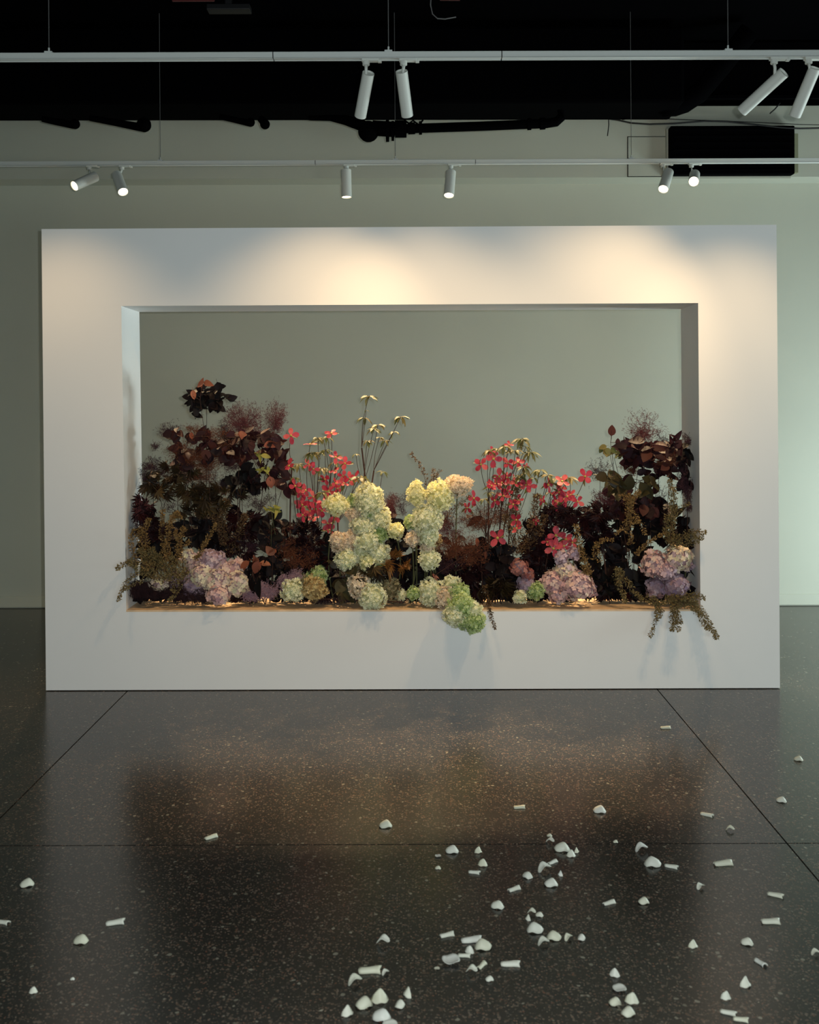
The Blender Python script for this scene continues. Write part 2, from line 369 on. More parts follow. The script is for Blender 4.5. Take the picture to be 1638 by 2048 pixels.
# cables on the upper wall
pipe('black_cable', [(1118, 236), (1160, 237), (1200, 235), (1235, 240), (1262, 246), (1300, 248.5), (1350, 247), (1410, 242), (1455, 243), (1500, 248), (1560, 255), (1600, 257), (1650, 256)], 6.96, 1.7, 'thick black cable sagging across the wall above the black vent unit', cat='cable', n=6, mt='black2')
pipe('black_cable', [(1280, 235), (1360, 239), (1440, 242), (1520, 245), (1600, 249), (1650, 250)], 6.98, .8, 'thin black cable running just above the thick sagging one', cat='cable', n=5, mt='black2')
pipe('black_cable', [(1217, 232), (1217.5, 250), (1215, 272)], 6.96, 1.0, 'short loose black cable end hanging down over the wall', cat='cable', n=5, mt='black2')
pipe('cable_bracket', [(1238, 234), (1246, 238), (1262, 235), (1276, 236), (1278, 233), (1262, 231)], 6.85, 2.2, 'small black bracket holding cables right of the hanging cable end', cat='bracket', n=6)
pipe('black_cable', [(1560, 206), (1550, 218), (1540, 227)], 6.9, 1.4, 'short black cable poking out below the beam between the right spotlights', cat='cable', n=6, mt='black2')
# wall unit
a = P(1340, 253, 6.99); b = P(1588, 349, 6.99)
r = empty('fan_coil_unit', ((a.x+b.x)/2, BULKY, b.z), 'large black rectangular wall-mounted vent unit high on the right', 'air unit'); ro2 = r.location
m = MB(); m.box(Vector((a.x, 6.97, b.z))-ro2, Vector((b.x, BULKY-.001, a.z))-ro2); bevel(m.build('casing', M['black'], r), .008)
for k in range(7):
    z = b.z+.03+k*(a.z-b.z-.06)/6; m = MB(); m.box(Vector((a.x+.02, 6.962, z-.006))-ro2, Vector((b.x-.02, 6.972, z+.004))-ro2); m.build('louvre', M['black'], r)
m = MB(); m.box(Vector((a.x-.012, 7.04, b.z-.015))-ro2, Vector((b.x-.004, BULKY-.0005, a.z+.002))-ro2); m.build('back_tray', M['wall'], r)
a2 = P(1560, 267, 7.03); b2 = P(1596.5, 345, 7.03)
m = MB(); m.box(Vector((a2.x, 7.03, b2.z))-ro2, Vector((b2.x, BULKY-.0005, a2.z))-ro2); m.build('side_strip', M['olive'], r)  # olive box showing as a narrow strip right of the casing
# access panel
a = P(1254.5, 273, BULKY); b = P(1336, 354, BULKY)
r = empty('access_panel', ((a.x+b.x)/2, BULKY, b.z), 'square wall access panel outlined by a thin dark gap left of the vent unit', 'access panel'); ro2 = r.location
m = MB(); m.box(Vector((a.x, BULKY-.002, b.z))-ro2, Vector((b.x, BULKY-.0002, a.z))-ro2); m.build('panel_gap', M['joint'], r)
m = MB(); m.box(Vector((a.x+.006, BULKY-.004, b.z+.005))-ro2, Vector((b.x-.006, BULKY-.0015, a.z-.005))-ro2); m.build('panel', M['wall'], r)

# ------------------------------------------------------------------ plant materials
M['stem'] = mat('stem_bark', (.05, .022, .015), .7, .2)
M['gstem'] = mat('green_stem', (.09, .09, .035), .6, .3)
M['smoke'] = mat('smoke_leaf', (.012, .005, .007), .6, .2, vary=[(.022, .006, .010), (.035, .008, .012), (.020, .007, .008), (.040, .010, .010), (.060, .016, .012)], trans=.15)
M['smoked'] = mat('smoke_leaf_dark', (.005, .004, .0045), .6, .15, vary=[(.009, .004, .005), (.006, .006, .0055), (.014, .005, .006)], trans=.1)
M['copper'] = mat('copper_leaf', (.30, .10, .055), .5, .3, vary=[(.20, .055, .03), (.36, .14, .08)], trans=.2)
M['mapleg'] = mat('maple_leaf_brown_green', (.030, .019, .008), .5, .25, vary=[(.020, .012, .007), (.050, .034, .013), (.028, .012, .007), (.09, .055, .02)], trans=.2)
M['mapler'] = mat('maple_leaf_maroon', (.012, .0035, .005), .55, .2, vary=[(.022, .005, .007), (.007, .003, .004), (.038, .008, .009)], trans=.2)
M['mapleo'] = mat('maple_leaf_orange', (.30, .13, .035), .5, .3, vary=[(.20, .08, .02), (.38, .20, .05)], trans=.25)
M['thread'] = mat('thread_leaf', (.010, .003, .005), .55, .2, vary=[(.020, .006, .008), (.035, .010, .010)], island=True)
M['olive_leaf'] = mat('olive_leaf', (.05, .045, .018), .5, .3, vary=[(.04, .028, .012), (.075, .065, .025), (.03, .025, .012)], trans=.2)
M['lime'] = mat('lime_leaf', (.34, .34, .07), .5, .3, vary=[(.24, .24, .05), (.40, .34, .08)], trans=.25)
M['dogleaf'] = mat('dogwood_leaf', (.13, .13, .04), .5, .3, vary=[(.08, .10, .035), (.16, .14, .045), (.12, .09, .03)], trans=.2)
M['bract'] = mat('pink_bract', (.46, .040, .075), .5, .3, vary=[(.36, .022, .05), (.56, .07, .09), (.42, .035, .08), (.62, .12, .12)], trans=.22)
M['bract2'] = mat('pink_bract_tip', (.80, .30, .26), .5, .3, trans=.2)
M['button'] = mat('flower_button', (.42, .36, .08), .6, .3)
M['plumeP'] = mat('plume_dusty_pink', (.11, .026, .030), .7, .2, vary=[(.06, .015, .018), (.17, .045, .045), (.04, .013, .015)], island=True)
M['plumeD'] = mat('plume_dark', (.035, .013, .018), .7, .2, vary=[(.06, .022, .03), (.02, .010, .012)], island=True)
M['plumeR'] = mat('plume_rust', (.12, .032, .014), .7, .2, vary=[(.07, .018, .010), (.18, .055, .022), (.09, .04, .016)], island=True)
M['plumeL'] = mat('plume_lilac', (.32, .19, .23), .7, .2, vary=[(.22, .12, .15), (.40, .27, .30), (.28, .12, .12)], island=True)
M['spray'] = mat('olive_spray_leaf', (.20, .15, .055), .6, .3, vary=[(.13, .10, .04), (.28, .20, .075), (.17, .11, .04), (.10, .09, .045)], island=True, trans=.2)
M['sprayw'] = mat('golden_spray_leaf', (.27, .16, .055), .6, .3, vary=[(.17, .10, .035), (.34, .21, .07), (.21, .11, .035)], island=True, trans=.2)
M['sprayb'] = mat('bronze_spray_leaf', (.12, .07, .03), .6, .3, vary=[(.07, .04, .02), (.18, .10, .04)], island=True, trans=.2)
M['core'] = mat('flower_core', (.10, .11, .04), .8, .1)
M['corep'] = mat('flower_core_mauve', (.32, .21, .23), .8, .1)  # mauve floret tone darkened to stand for shade between florets
M['moss'] = mat('dark_moss', (.012, .008, .008), .9, .1)
HM = {
 'y': mat('hydrangea_cream_yellow', (.84, .80, .44), .55, .3, vary=[(.90, .86, .56), (.76, .74, .34), (.92, .86, .60)], island=True, trans=.18),
 'w': mat('hydrangea_pale_green', (.80, .78, .52), .55, .3, vary=[(.88, .86, .64), (.68, .70, .38), (.90, .86, .66)], island=True, trans=.18),
 'g': mat('hydrangea_green', (.42, .52, .20), .55, .3, vary=[(.56, .64, .30), (.30, .42, .12), (.66, .70, .44)], island=True, trans=.18),
 'p': mat('hydrangea_blush', (.80, .64, .48), .55, .3, vary=[(.88, .74, .56), (.72, .62, .40), (.82, .58, .44)], island=True, trans=.18),
 'o': mat('hydrangea_tan', (.52, .38, .16), .55, .3, vary=[(.60, .48, .22), (.38, .24, .09), (.64, .54, .30)], island=True, trans=.18),
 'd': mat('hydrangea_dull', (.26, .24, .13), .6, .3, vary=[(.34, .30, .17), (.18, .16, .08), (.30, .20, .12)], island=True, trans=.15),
}
LM = {
 'l': mat('floret_lilac', (.58, .42, .47), .55, .3, vary=[(.66, .50, .55), (.46, .34, .44), (.70, .52, .50), (.60, .38, .40)], trans=.2),
 'k': mat('floret_pink', (.74, .44, .42), .55, .3, vary=[(.82, .56, .46), (.66, .38, .40), (.80, .62, .48), (.68, .46, .50)], trans=.2),
 'c': mat('floret_blush_cream', (.80, .64, .46), .55, .3, vary=[(.86, .74, .54), (.74, .52, .46), (.76, .70, .44), (.66, .48, .52)], trans=.2),
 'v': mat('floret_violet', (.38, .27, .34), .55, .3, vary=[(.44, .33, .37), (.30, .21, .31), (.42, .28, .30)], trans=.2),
 'r': mat('floret_rust', (.34, .12, .10), .55, .3, vary=[(.44, .18, .14), (.24, .08, .08), (.40, .24, .24)], trans=.2),
}
R = random.Random(11)
XJL, XJR = P(252, 1100, FRONTY).x+.006, P(1397, 1100, FRONTY).x-.006
def clampx(p, m=.012):
    if p.y > FRONTY-.005 and p.y < FRONTY+DEP+.02:
        p.x = max(XJL+m, min(XJR-m, p.x))
        p.z = max(SILLZ+.004, p.z)
    return p
def PP(px, py, d): return clampx(P(px, py, d))
def basept(px, d=5.34):
    p = P(px, 1200, d); p.z = SILLZ; return clampx(p, .03)
def curve(a, b, bow=0.06, n=6):
    a = Vector(a); b = Vector(b); L = (b-a).length
    off = Vector((R.uniform(-1, 1), R.uniform(-.4, .4), 0))*bow*L; o = []
    for i in range(n+1):
        t = i/n; o.append(a.lerp(b, t)+off*math.sin(PI*t))
    return o

# ------------------------------------------------------------------ shared meshes
def leafmesh(name, wd=.62, fold=.18, droop=.22, n=6, seed=0, tip=1.0):
    V = []; Fc = []
    for i in range(n+1):
        t = i/n
        hw = wd/2*(math.sin(PI*min(1, t**.85*1.0))**.75 if 0 < t < 1 else 0)*(1-.15*t*tip)
        z = -droop*t*t; 
        V += [(-hw, t, z+hw*fold*2), (0, t, z), (hw, t, z+hw*fold*2)]
    for i in range(n):
        k = i*3
        Fc += [(k, k+1, k+4, k+3), (k+1, k+2, k+5, k+4)]
    # petiole
    k = len(V); V += [(-.012, -.28, .02), (.012, -.28, .02), (.012, .02, 0), (-.012, .02, 0)]; Fc.append((k, k+1, k+2, k+3))
    return mk(name, V, Fc, True)
LEAVES = [leafmesh('leaf', .72, .12, .15), leafmesh('leaf', .60, .2, .3), leafmesh('leaf', .78, .08, .1)]
NARROW = [leafmesh('leaf', .40, .25, .45), leafmesh('leaf', .34, .2, .6), leafmesh('leaf', .46, .2, .3)]
def palmate(name, lobes=7, wd=.13, droop=.25, seed=1):
    rr = random.Random(seed); V = []; Fc = []
    for j in range(lobes):
        a = (j-(lobes-1)/2)*(1.9/(lobes-1)*1.25); L = 1.0-.42*abs(j-(lobes-1)/2)/((lobes-1)/2); L *= rr.uniform(.9, 1.05)
        k = len(V); c, s_ = math.cos(a), math.sin(a)
        def q(u, v, z): return (u*c+v*s_, v*c-u*s_, z)
        V += [q(0, 0, 0), q(-wd*L, L*.5, -.05), q(0, L*.5, -.08-.3*droop*L), q(wd*L, L*.5, -.05), q(0, L, -droop*L)]
        Fc += [(k, k+2, k+1), (k, k+3, k+2), (k+1, k+2, k+4), (k+2, k+3, k+4)]
    k = len(V); V += [(-.012, -.4, .03), (.012, -.4, .03), (.012, .02, 0), (-.012, .02, 0)]; Fc.append((k, k+1, k+2, k+3))
    return mk(name, V, Fc)
PALM = [palmate('leaf', 7, .13, .3, 1), palmate('leaf', 7, .11, .5, 2), palmate('leaf', 5, .14, .2, 3)]
PALMT = [palmate('leaf', 7, .065, .55, 4), palmate('leaf', 7, .055, .8, 5), palmate('leaf', 5, .07, .4, 6)]
def floretmesh(seed):
    rr = random.Random(seed); V = []; Fc = []
    for j in range(4):
        a = j*PI/2+rr.uniform(-.15, .15); L = rr.uniform(.9, 1.1); c, s_ = math.cos(a), math.sin(a); k = len(V)
        def q(u, v, z): return (u*c-v*s_, u*s_+v*c, z)
        V += [q(0, 0, 0), q(L*.55, -L*.50, .10), q(L*.6, 0, .03), q(L*.55, L*.50, .10), q(L, -L*.28, .02+rr.uniform(-.1, .12)), q(L*1.02, L*.28, .02+rr.uniform(-.1, .12))]
        Fc += [(k, k+1, k+2), (k, k+2, k+3), (k+1, k+4, k+2), (k+2, k+4, k+5), (k+2, k+5, k+3)]
    return mk('floret', V, Fc)
FLOR = [floretmesh(i) for i in range(4)]
def bractmesh(seed):
    rr = random.Random(seed); V = []; Fc = []; n = 4
    W = [.10, .34, .50, .46, .16]; Z = [0, .02, .0, -.06, -.02+rr.uniform(-.1, .1)]
    for i in range(n+1):
        t = i/n; V += [(t, -W[i]*.62, Z[i]+.05), (t, 0, Z[i]), (t, W[i]*.62, Z[i]+.05)]
    V[-2] = (.93, 0, Z[-1]+.03)
    for i in range(n):
        k = i*3; Fc += [(k, k+3, k+4, k+1), (k+1, k+4, k+5, k+2)]
    return mk('bract', V, Fc, True)
BRACT = [bractmesh(i) for i in range(3)]
bt = MB(); bt.ball((0, 0, .05), .16, 8, 5, (1, 1, .7)); BUTTON = mk('flower', bt.V, bt.F, True)

matmesh = {}
def shared(me, m):
    k = (me.name, m.name)
    if k not in matmesh:
        c = me.copy(); c.materials.clear(); c.materials.append(m); matmesh[k] = c
    return matmesh[k]
def inst(name, me, m, parent, loc, rot, scale):
    o = bpy.data.objects.new(name, shared(me, m)); C.objects.link(o); o.parent = parent
    o.location = loc; o.rotation_euler = rot; o.scale = (scale,)*3 if not isinstance(scale, tuple) else scale
    return o
def orient(y, z, roll=0):
    y = Vector(y).normalized(); z = Vector(z); z = (z-y*z.dot(y))
    if z.length < 1e-4: z = y.orthogonal()
    z.normalize(); x = y.cross(z)
    return Matrix((x, y, z)).transposed().to_euler()

CNT = {'leaf': 0}
# ------------------------------------------------------------------ branches with leaves
def leafy(name, label, cat, group, zones, leafset, m, stems, base=None, stemr=.0028, sm='stem', lean=(0, 0, 0), up=0.0, extra=None):
    """zones: (cx, cy, rx, ry, n, size_px, depth0, depth1) in the photograph's pixels"""
    z0 = zones[0]; bp = basept(base if base is not None else z0[0]+R.uniform(-10, 10), R.uniform(5.28, 5.44))
    root = empty(name, bp, label, cat, group)
    mb = MB(bp)
    for (cx, cy, d) in stems:
        top = PP(cx, cy, d); mid = curve(bp, top, .07, 7); mb.tube(mid, [stemr*(1-.6*i/7) for i in range(8)], 5)
    tips = [PP(cx, cy, d) for cx, cy, d in stems] or [bp]
    for (cx, cy, rx, ry, n, sz, d0, d1) in zones:
        cz = PP(cx, cy, (d0+d1)/2)
        if stems:
            near = min(tips, key=lambda t: (t-cz).length)
            mb.tube(curve(near, cz, .1, 3), stemr*.5, 4)
        n = int(n*1.3) if n > 8 else n
        for i in range(n):
            a = R.uniform(0, 2*PI); q = math.sqrt(R.random())
            d = R.uniform(d0, d1); p = PP(cx+rx*q*math.cos(a), cy+ry*q*math.sin(a), d)
            sc = sz*R.uniform(.75, 1.15)*d/F
            out = (p-cz); out.y *= .4
            if out.length > 1e-5: out.normalize()
            y = out*.8+Vector((R.gauss(0, .55), R.gauss(-.15, .4), R.gauss(-.15+up, .45)))
            z = Vector((R.gauss(0, .45), R.gauss(-.75, .4), R.gauss(.45, .4)))
            if n == 1: y = Vector((.12, .05, 1 if up > 1 else -.8)); z = Vector((.15, -1, .2))
            st = p-y.normalized()*sc*.5
            if st.y > FRONTY-.02:
                st.x = max(XJL+.02, min(XJR-.02, st.x)); st.z = max(SILLZ+.01, st.z)
            inst('leaf', R.choice(leafset), M[m], root, st-bp, orient(y, z), sc); CNT['leaf'] += 1
            if i % 3 == 0: mb.tube([cz.lerp(st, .15), st], stemr*.28, 3, False)
    mb.build('stem', M[sm], root)
    if extra:
        for e in extra: plume(root, bp, *e)
    return root

def plume(root, bp, cx, cy, rx, ry, d, m, n=420, tw=.0011, kind='cloud'):
    n = int(n*1.7)
    c = PP(cx, cy, d); k = d/F; mb = MB(bp)
    V = []; Fc = []
    def seg(a, b, w):
        dd = (b-a); s1 = dd.cross(Vector((0, 1, 0)))
        if s1.length < 1e-7: s1 = Vector((1, 0, 0))
        s1.normalize(); s2 = dd.cross(s1).normalized(); i = len(V)
        for (u, v) in ((1, 0), (-.5, .87), (-.5, -.87)): V.append(a+(s1*u+s2*v)*w)
        V.append(b+s1*w*.5); V.append(b-s1*w*.5)
        Fc.extend([(i, i+1, i+4, i+3), (i+1, i+2, i+4), (i+2, i, i+3, i+4)])
    mains = []
    for j in range(max(7, n//34)):
        a = R.uniform(0, 2*PI); q = R.uniform(.55, 1)**.6
        e = c+Vector((rx*k*q*math.cos(a), R.uniform(-1, 1)*min(rx, ry)*k*.7, ry*k*q*math.sin(a)))
        s0 = c+Vector((R.uniform(-.15, .15)*rx*k, 0, -ry*k*R.uniform(.2, .8)))
        pts = curve(s0, e, .12, 4)
        for u, v in zip(pts, pts[1:]): seg(u, v, tw*.9)
        mains.append(pts)
    for j in range(n):
        pts = R.choice(mains); t = R.random()*(len(pts)-1.01); i = int(t); p = pts[i].lerp(pts[i+1], t-i)
        p = p+Vector((R.gauss(0, .16)*rx*k, R.gauss(0, .12)*rx*k, R.gauss(0, .16)*ry*k))
        q = p+Vector((R.gauss(0, 1), R.gauss(0, .6), R.gauss(.2, 1))).normalized()*R.uniform(2.5, 6)*k
        seg(p, q, tw*.62)
        for _ in range(2):
            q2 = q+Vector((R.gauss(0, 1), R.gauss(0, .6), R.gauss(0, 1))).normalized()*R.uniform(1.2, 3)*k
            seg(q, q2, tw*R.uniform(.5, 1.0))
    for v in V: 
        if FRONTY-.02 < v.y: v.x = max(XJL+.003, min(XJR-.003, v.x)); v.z = max(SILLZ+.002, v.z)
    mb.add(V, Fc)
    o = mb.build('plume', M[m], root); o['kind'] = 'stuff'
    return o

D0, D1 = 5.21, 5.40
BUSH = 'smoke bush branches in the display'
# smoke bush, left to right
leafy('smoke_bush_branch', 'tall dark smoke bush stem whose leafy crown is the highest point at left', 'foliage', None,
      [(412, 790, 32, 18, 34, 22, 5.25, 5.38), (392, 800, 20, 18, 18, 22, 5.25, 5.35), (434, 808, 14, 14, 10, 24, 5.25, 5.33), (462, 797, 4, 3, 2, 24, 5.27, 5.3), (394, 832, 6, 12, 5, 20, 5.25, 5.33), (440, 773, 5, 3, 2, 20, 5.27, 5.3)],
      LEAVES, 'smoked', [(413, 800, 5.3)], base=400, extra=None)
tcop = leafy('copper_leaf_twig', 'reddish copper leaves catching light on top of the highest dark crown', 'foliage', None,
      [(405, 768, 12, 3, 3, 22, 5.22, 5.26), (386, 793, 2, 4, 1, 22, 5.2, 5.22)], LEAVES, 'copper', [(400, 800, 5.24)], base=404)
leafy('smoke_bush_branch', 'smoke bush branch with two dusty red plumes rising right of the tall crown', 'foliage', None,
      [(500, 875, 45, 22, 26, 24, D0, D1), (475, 905, 42, 26, 24, 24, D0, D1)], LEAVES, 'smoke', [(488, 850, 5.38), (548, 840, 5.38)], base=500,
      extra=[(488, 836, 42, 34, 5.40, 'plumeP', 900), (552, 832, 24, 34, 5.40, 'plumeP', 560), (520, 862, 40, 22, 5.42, 'plumeP', 420), (450, 860, 20, 20, 5.43, 'plumeD', 200)])
leafy('smoke_bush_branch', 'smoke bush branch of large maroon leaves beside the lone pink dogwood flower', 'foliage', None,
      [(545, 893, 28, 22, 16, 30, D0, 5.4), (566, 918, 14, 18, 8, 28, D0, 5.4), (556, 955, 26, 18, 12, 27, D0, 5.4), (575, 975, 26, 14, 8, 27, D0, 5.4)], LEAVES, 'smoke', [(545, 880, 5.35), (570, 960, 5.32)], base=540)
leafy('smoke_bush_branch', 'smoke bush branch with round dark leaves against the wall in the left mass', 'foliage', None,
      [(487, 945, 22, 16, 12, 26, D0, 5.4), (480, 970, 32, 18, 14, 26, D0, 5.4), (505, 975, 10, 14, 6, 26, D0, 5.4)], LEAVES, 'smoked', [(485, 930, 5.33)], base=480,
      extra=[(470, 925, 40, 18, 5.46, 'plumeD', 260), (520, 1000, 34, 26, 5.46, 'plumeD', 240)])
leafy('smoke_bush_branch', 'smoke bush branch of round maroon leaves at the upper left shoulder', 'foliage', None,
      [(345, 868, 16, 13, 8, 28, D0, 5.4), (392, 872, 24, 14, 12, 26, D0, 5.4), (362, 905, 22, 16, 9, 24, D0, 5.4), (430, 900, 36, 22, 18, 24, D0, D1)], LEAVES, 'smoke', [(350, 870, 5.35), (395, 880, 5.35)], base=370,
      extra=[(340, 858, 24, 16, 5.36, 'plumeD', 230), (312, 890, 12, 10, 5.4, 'plumeD', 60), (400, 864, 40, 16, 5.3, 'plumeR', 420), (440, 880, 34, 22, 5.34, 'plumeR', 480)])
leafy('smoke_bush_branch', 'rusty brown plumed branch filling the upper middle of the left mass', 'foliage', None,
      [(400, 910, 60, 22, 16, 22, 5.27, D1), (360, 925, 20, 14, 5, 26, D0, 5.35)], LEAVES, 'smoke', [(400, 900, 5.38), (360, 920, 5.3)], base=410,
      extra=[(372, 905, 40, 24, 5.30, 'plumeR', 620), (415, 915, 50, 26, 5.34, 'plumeR', 760), (395, 945, 50, 22, 5.4, 'plumeR', 480), (460, 900, 30, 26, 5.36, 'plumeR', 420)])
leafy('smoke_bush_branch', 'wispy smoke plume branch reaching out to the left jamb', 'foliage', None,
      [(300, 955, 14, 10, 3, 16, D0, 5.3)], LEAVES, 'smoked', [(305, 925, 5.34), (345, 913, 5.34)], base=330,
      extra=[(305, 925, 26, 16, 5.34, 'plumeD', 230), (290, 950, 12, 22, 5.36, 'plumeD', 190), (330, 940, 26, 18, 5.4, 'plumeD', 160)])
leafy('japanese_maple_branch', 'japanese maple branch with drooping brown-green leaves along the left jamb', 'foliage', None,
      [(296, 968, 22, 24, 14, 26, D0, 5.38), (340, 955, 34, 12, 12, 24, D0, 5.38), (322, 985, 30, 14, 10, 26, D0, 5.38)], PALM, 'mapleg', [(305, 950, 5.32), (345, 950, 5.32)], base=320)
leafy('japanese_maple_branch', 'japanese maple branch with large pointed leaves in the heart of the left mass', 'foliage', None,
      [(388, 985, 36, 22, 20, 28, D0, 5.4), (420, 1010, 30, 22, 16, 28, D0, 5.4), (375, 1022, 30, 14, 9, 26, D0, 5.4)], PALM, 'mapleg', [(385, 970, 5.33), (425, 1000, 5.33)], base=390,
      extra=[(440, 960, 44, 30, 5.46, 'plumeD', 420), (340, 1010, 26, 26, 5.46, 'plumeD', 120)])
leafy('japanese_maple_branch', 'maroon japanese maple and smoke branch low beside the left jamb', 'foliage', None,
      [(288, 1018, 26, 26, 26, 24, 5.19, 5.42), (300, 1055, 32, 30, 30, 24, 5.19, 5.42)], PALM, 'mapler', [(290, 1005, 5.3), (310, 1040, 5.3)], base=300,
      extra=[(282, 1010, 20, 26, 5.24, 'plumeP', 260), (285, 1055, 22, 34, 5.24, 'plumeD', 300)])
leafy('lime_leaf_twig', 'yellow-green leaf spray on a pale bare stem left of the pink dogwood', 'foliage', None,
      [(522, 911, 12, 3, 4, 26, 5.2, 5.24), (527, 936, 12, 8, 5, 18, 5.2, 5.24)], NARROW, 'lime', [(530, 932, 5.21)], base=580, sm='gstem')
leafy('lime_leaf_twig', 'small lime green leaf cluster low in the gap left of the dogwood', 'foliage', None,
      [(546, 1020, 16, 7, 8, 20, 5.2, 5.25)], NARROW, 'lime', [(546, 1015, 5.22)], base=550, sm='gstem')
leafy('copper_leaf_twig', 'copper leaves hanging in front of the lilac plume at lower left', 'foliage', None,
      [(545, 1103, 10, 4, 2, 24, 5.2, 5.22), (500, 1125, 16, 8, 4, 24, 5.2, 5.24), (520, 1130, 12, 10, 3, 24, 5.22, 5.26)], LEAVES, 'copper', [(500, 1118, 5.23), (545, 1100, 5.22)], base=530, up=-.2)
leafy('smoke_bush_branch', 'two long dark leaves drooping over the lilac wisps on the sill', 'foliage', None,
      [(500, 1160, 3, 14, 2, 46, 5.19, 5.21), (512, 1168, 4, 10, 2, 44, 5.19, 5.21)], NARROW, 'smoked', [(505, 1140, 5.21)], base=515, up=-.8)
leafy('copper_leaf_twig', 'small orange leaves sprinkled through the upper left foliage', 'foliage', None,
      [(482, 870, 4, 3, 2, 20, 5.2, 5.22), (383, 873, 2, 2, 1, 16, 5.2, 5.22), (540, 890, 6, 4, 2, 26, 5.2, 5.22), (542, 962, 4, 4, 1, 24, 5.2, 5.22)], LEAVES, 'copper', [(482, 875, 5.22)], base=490)

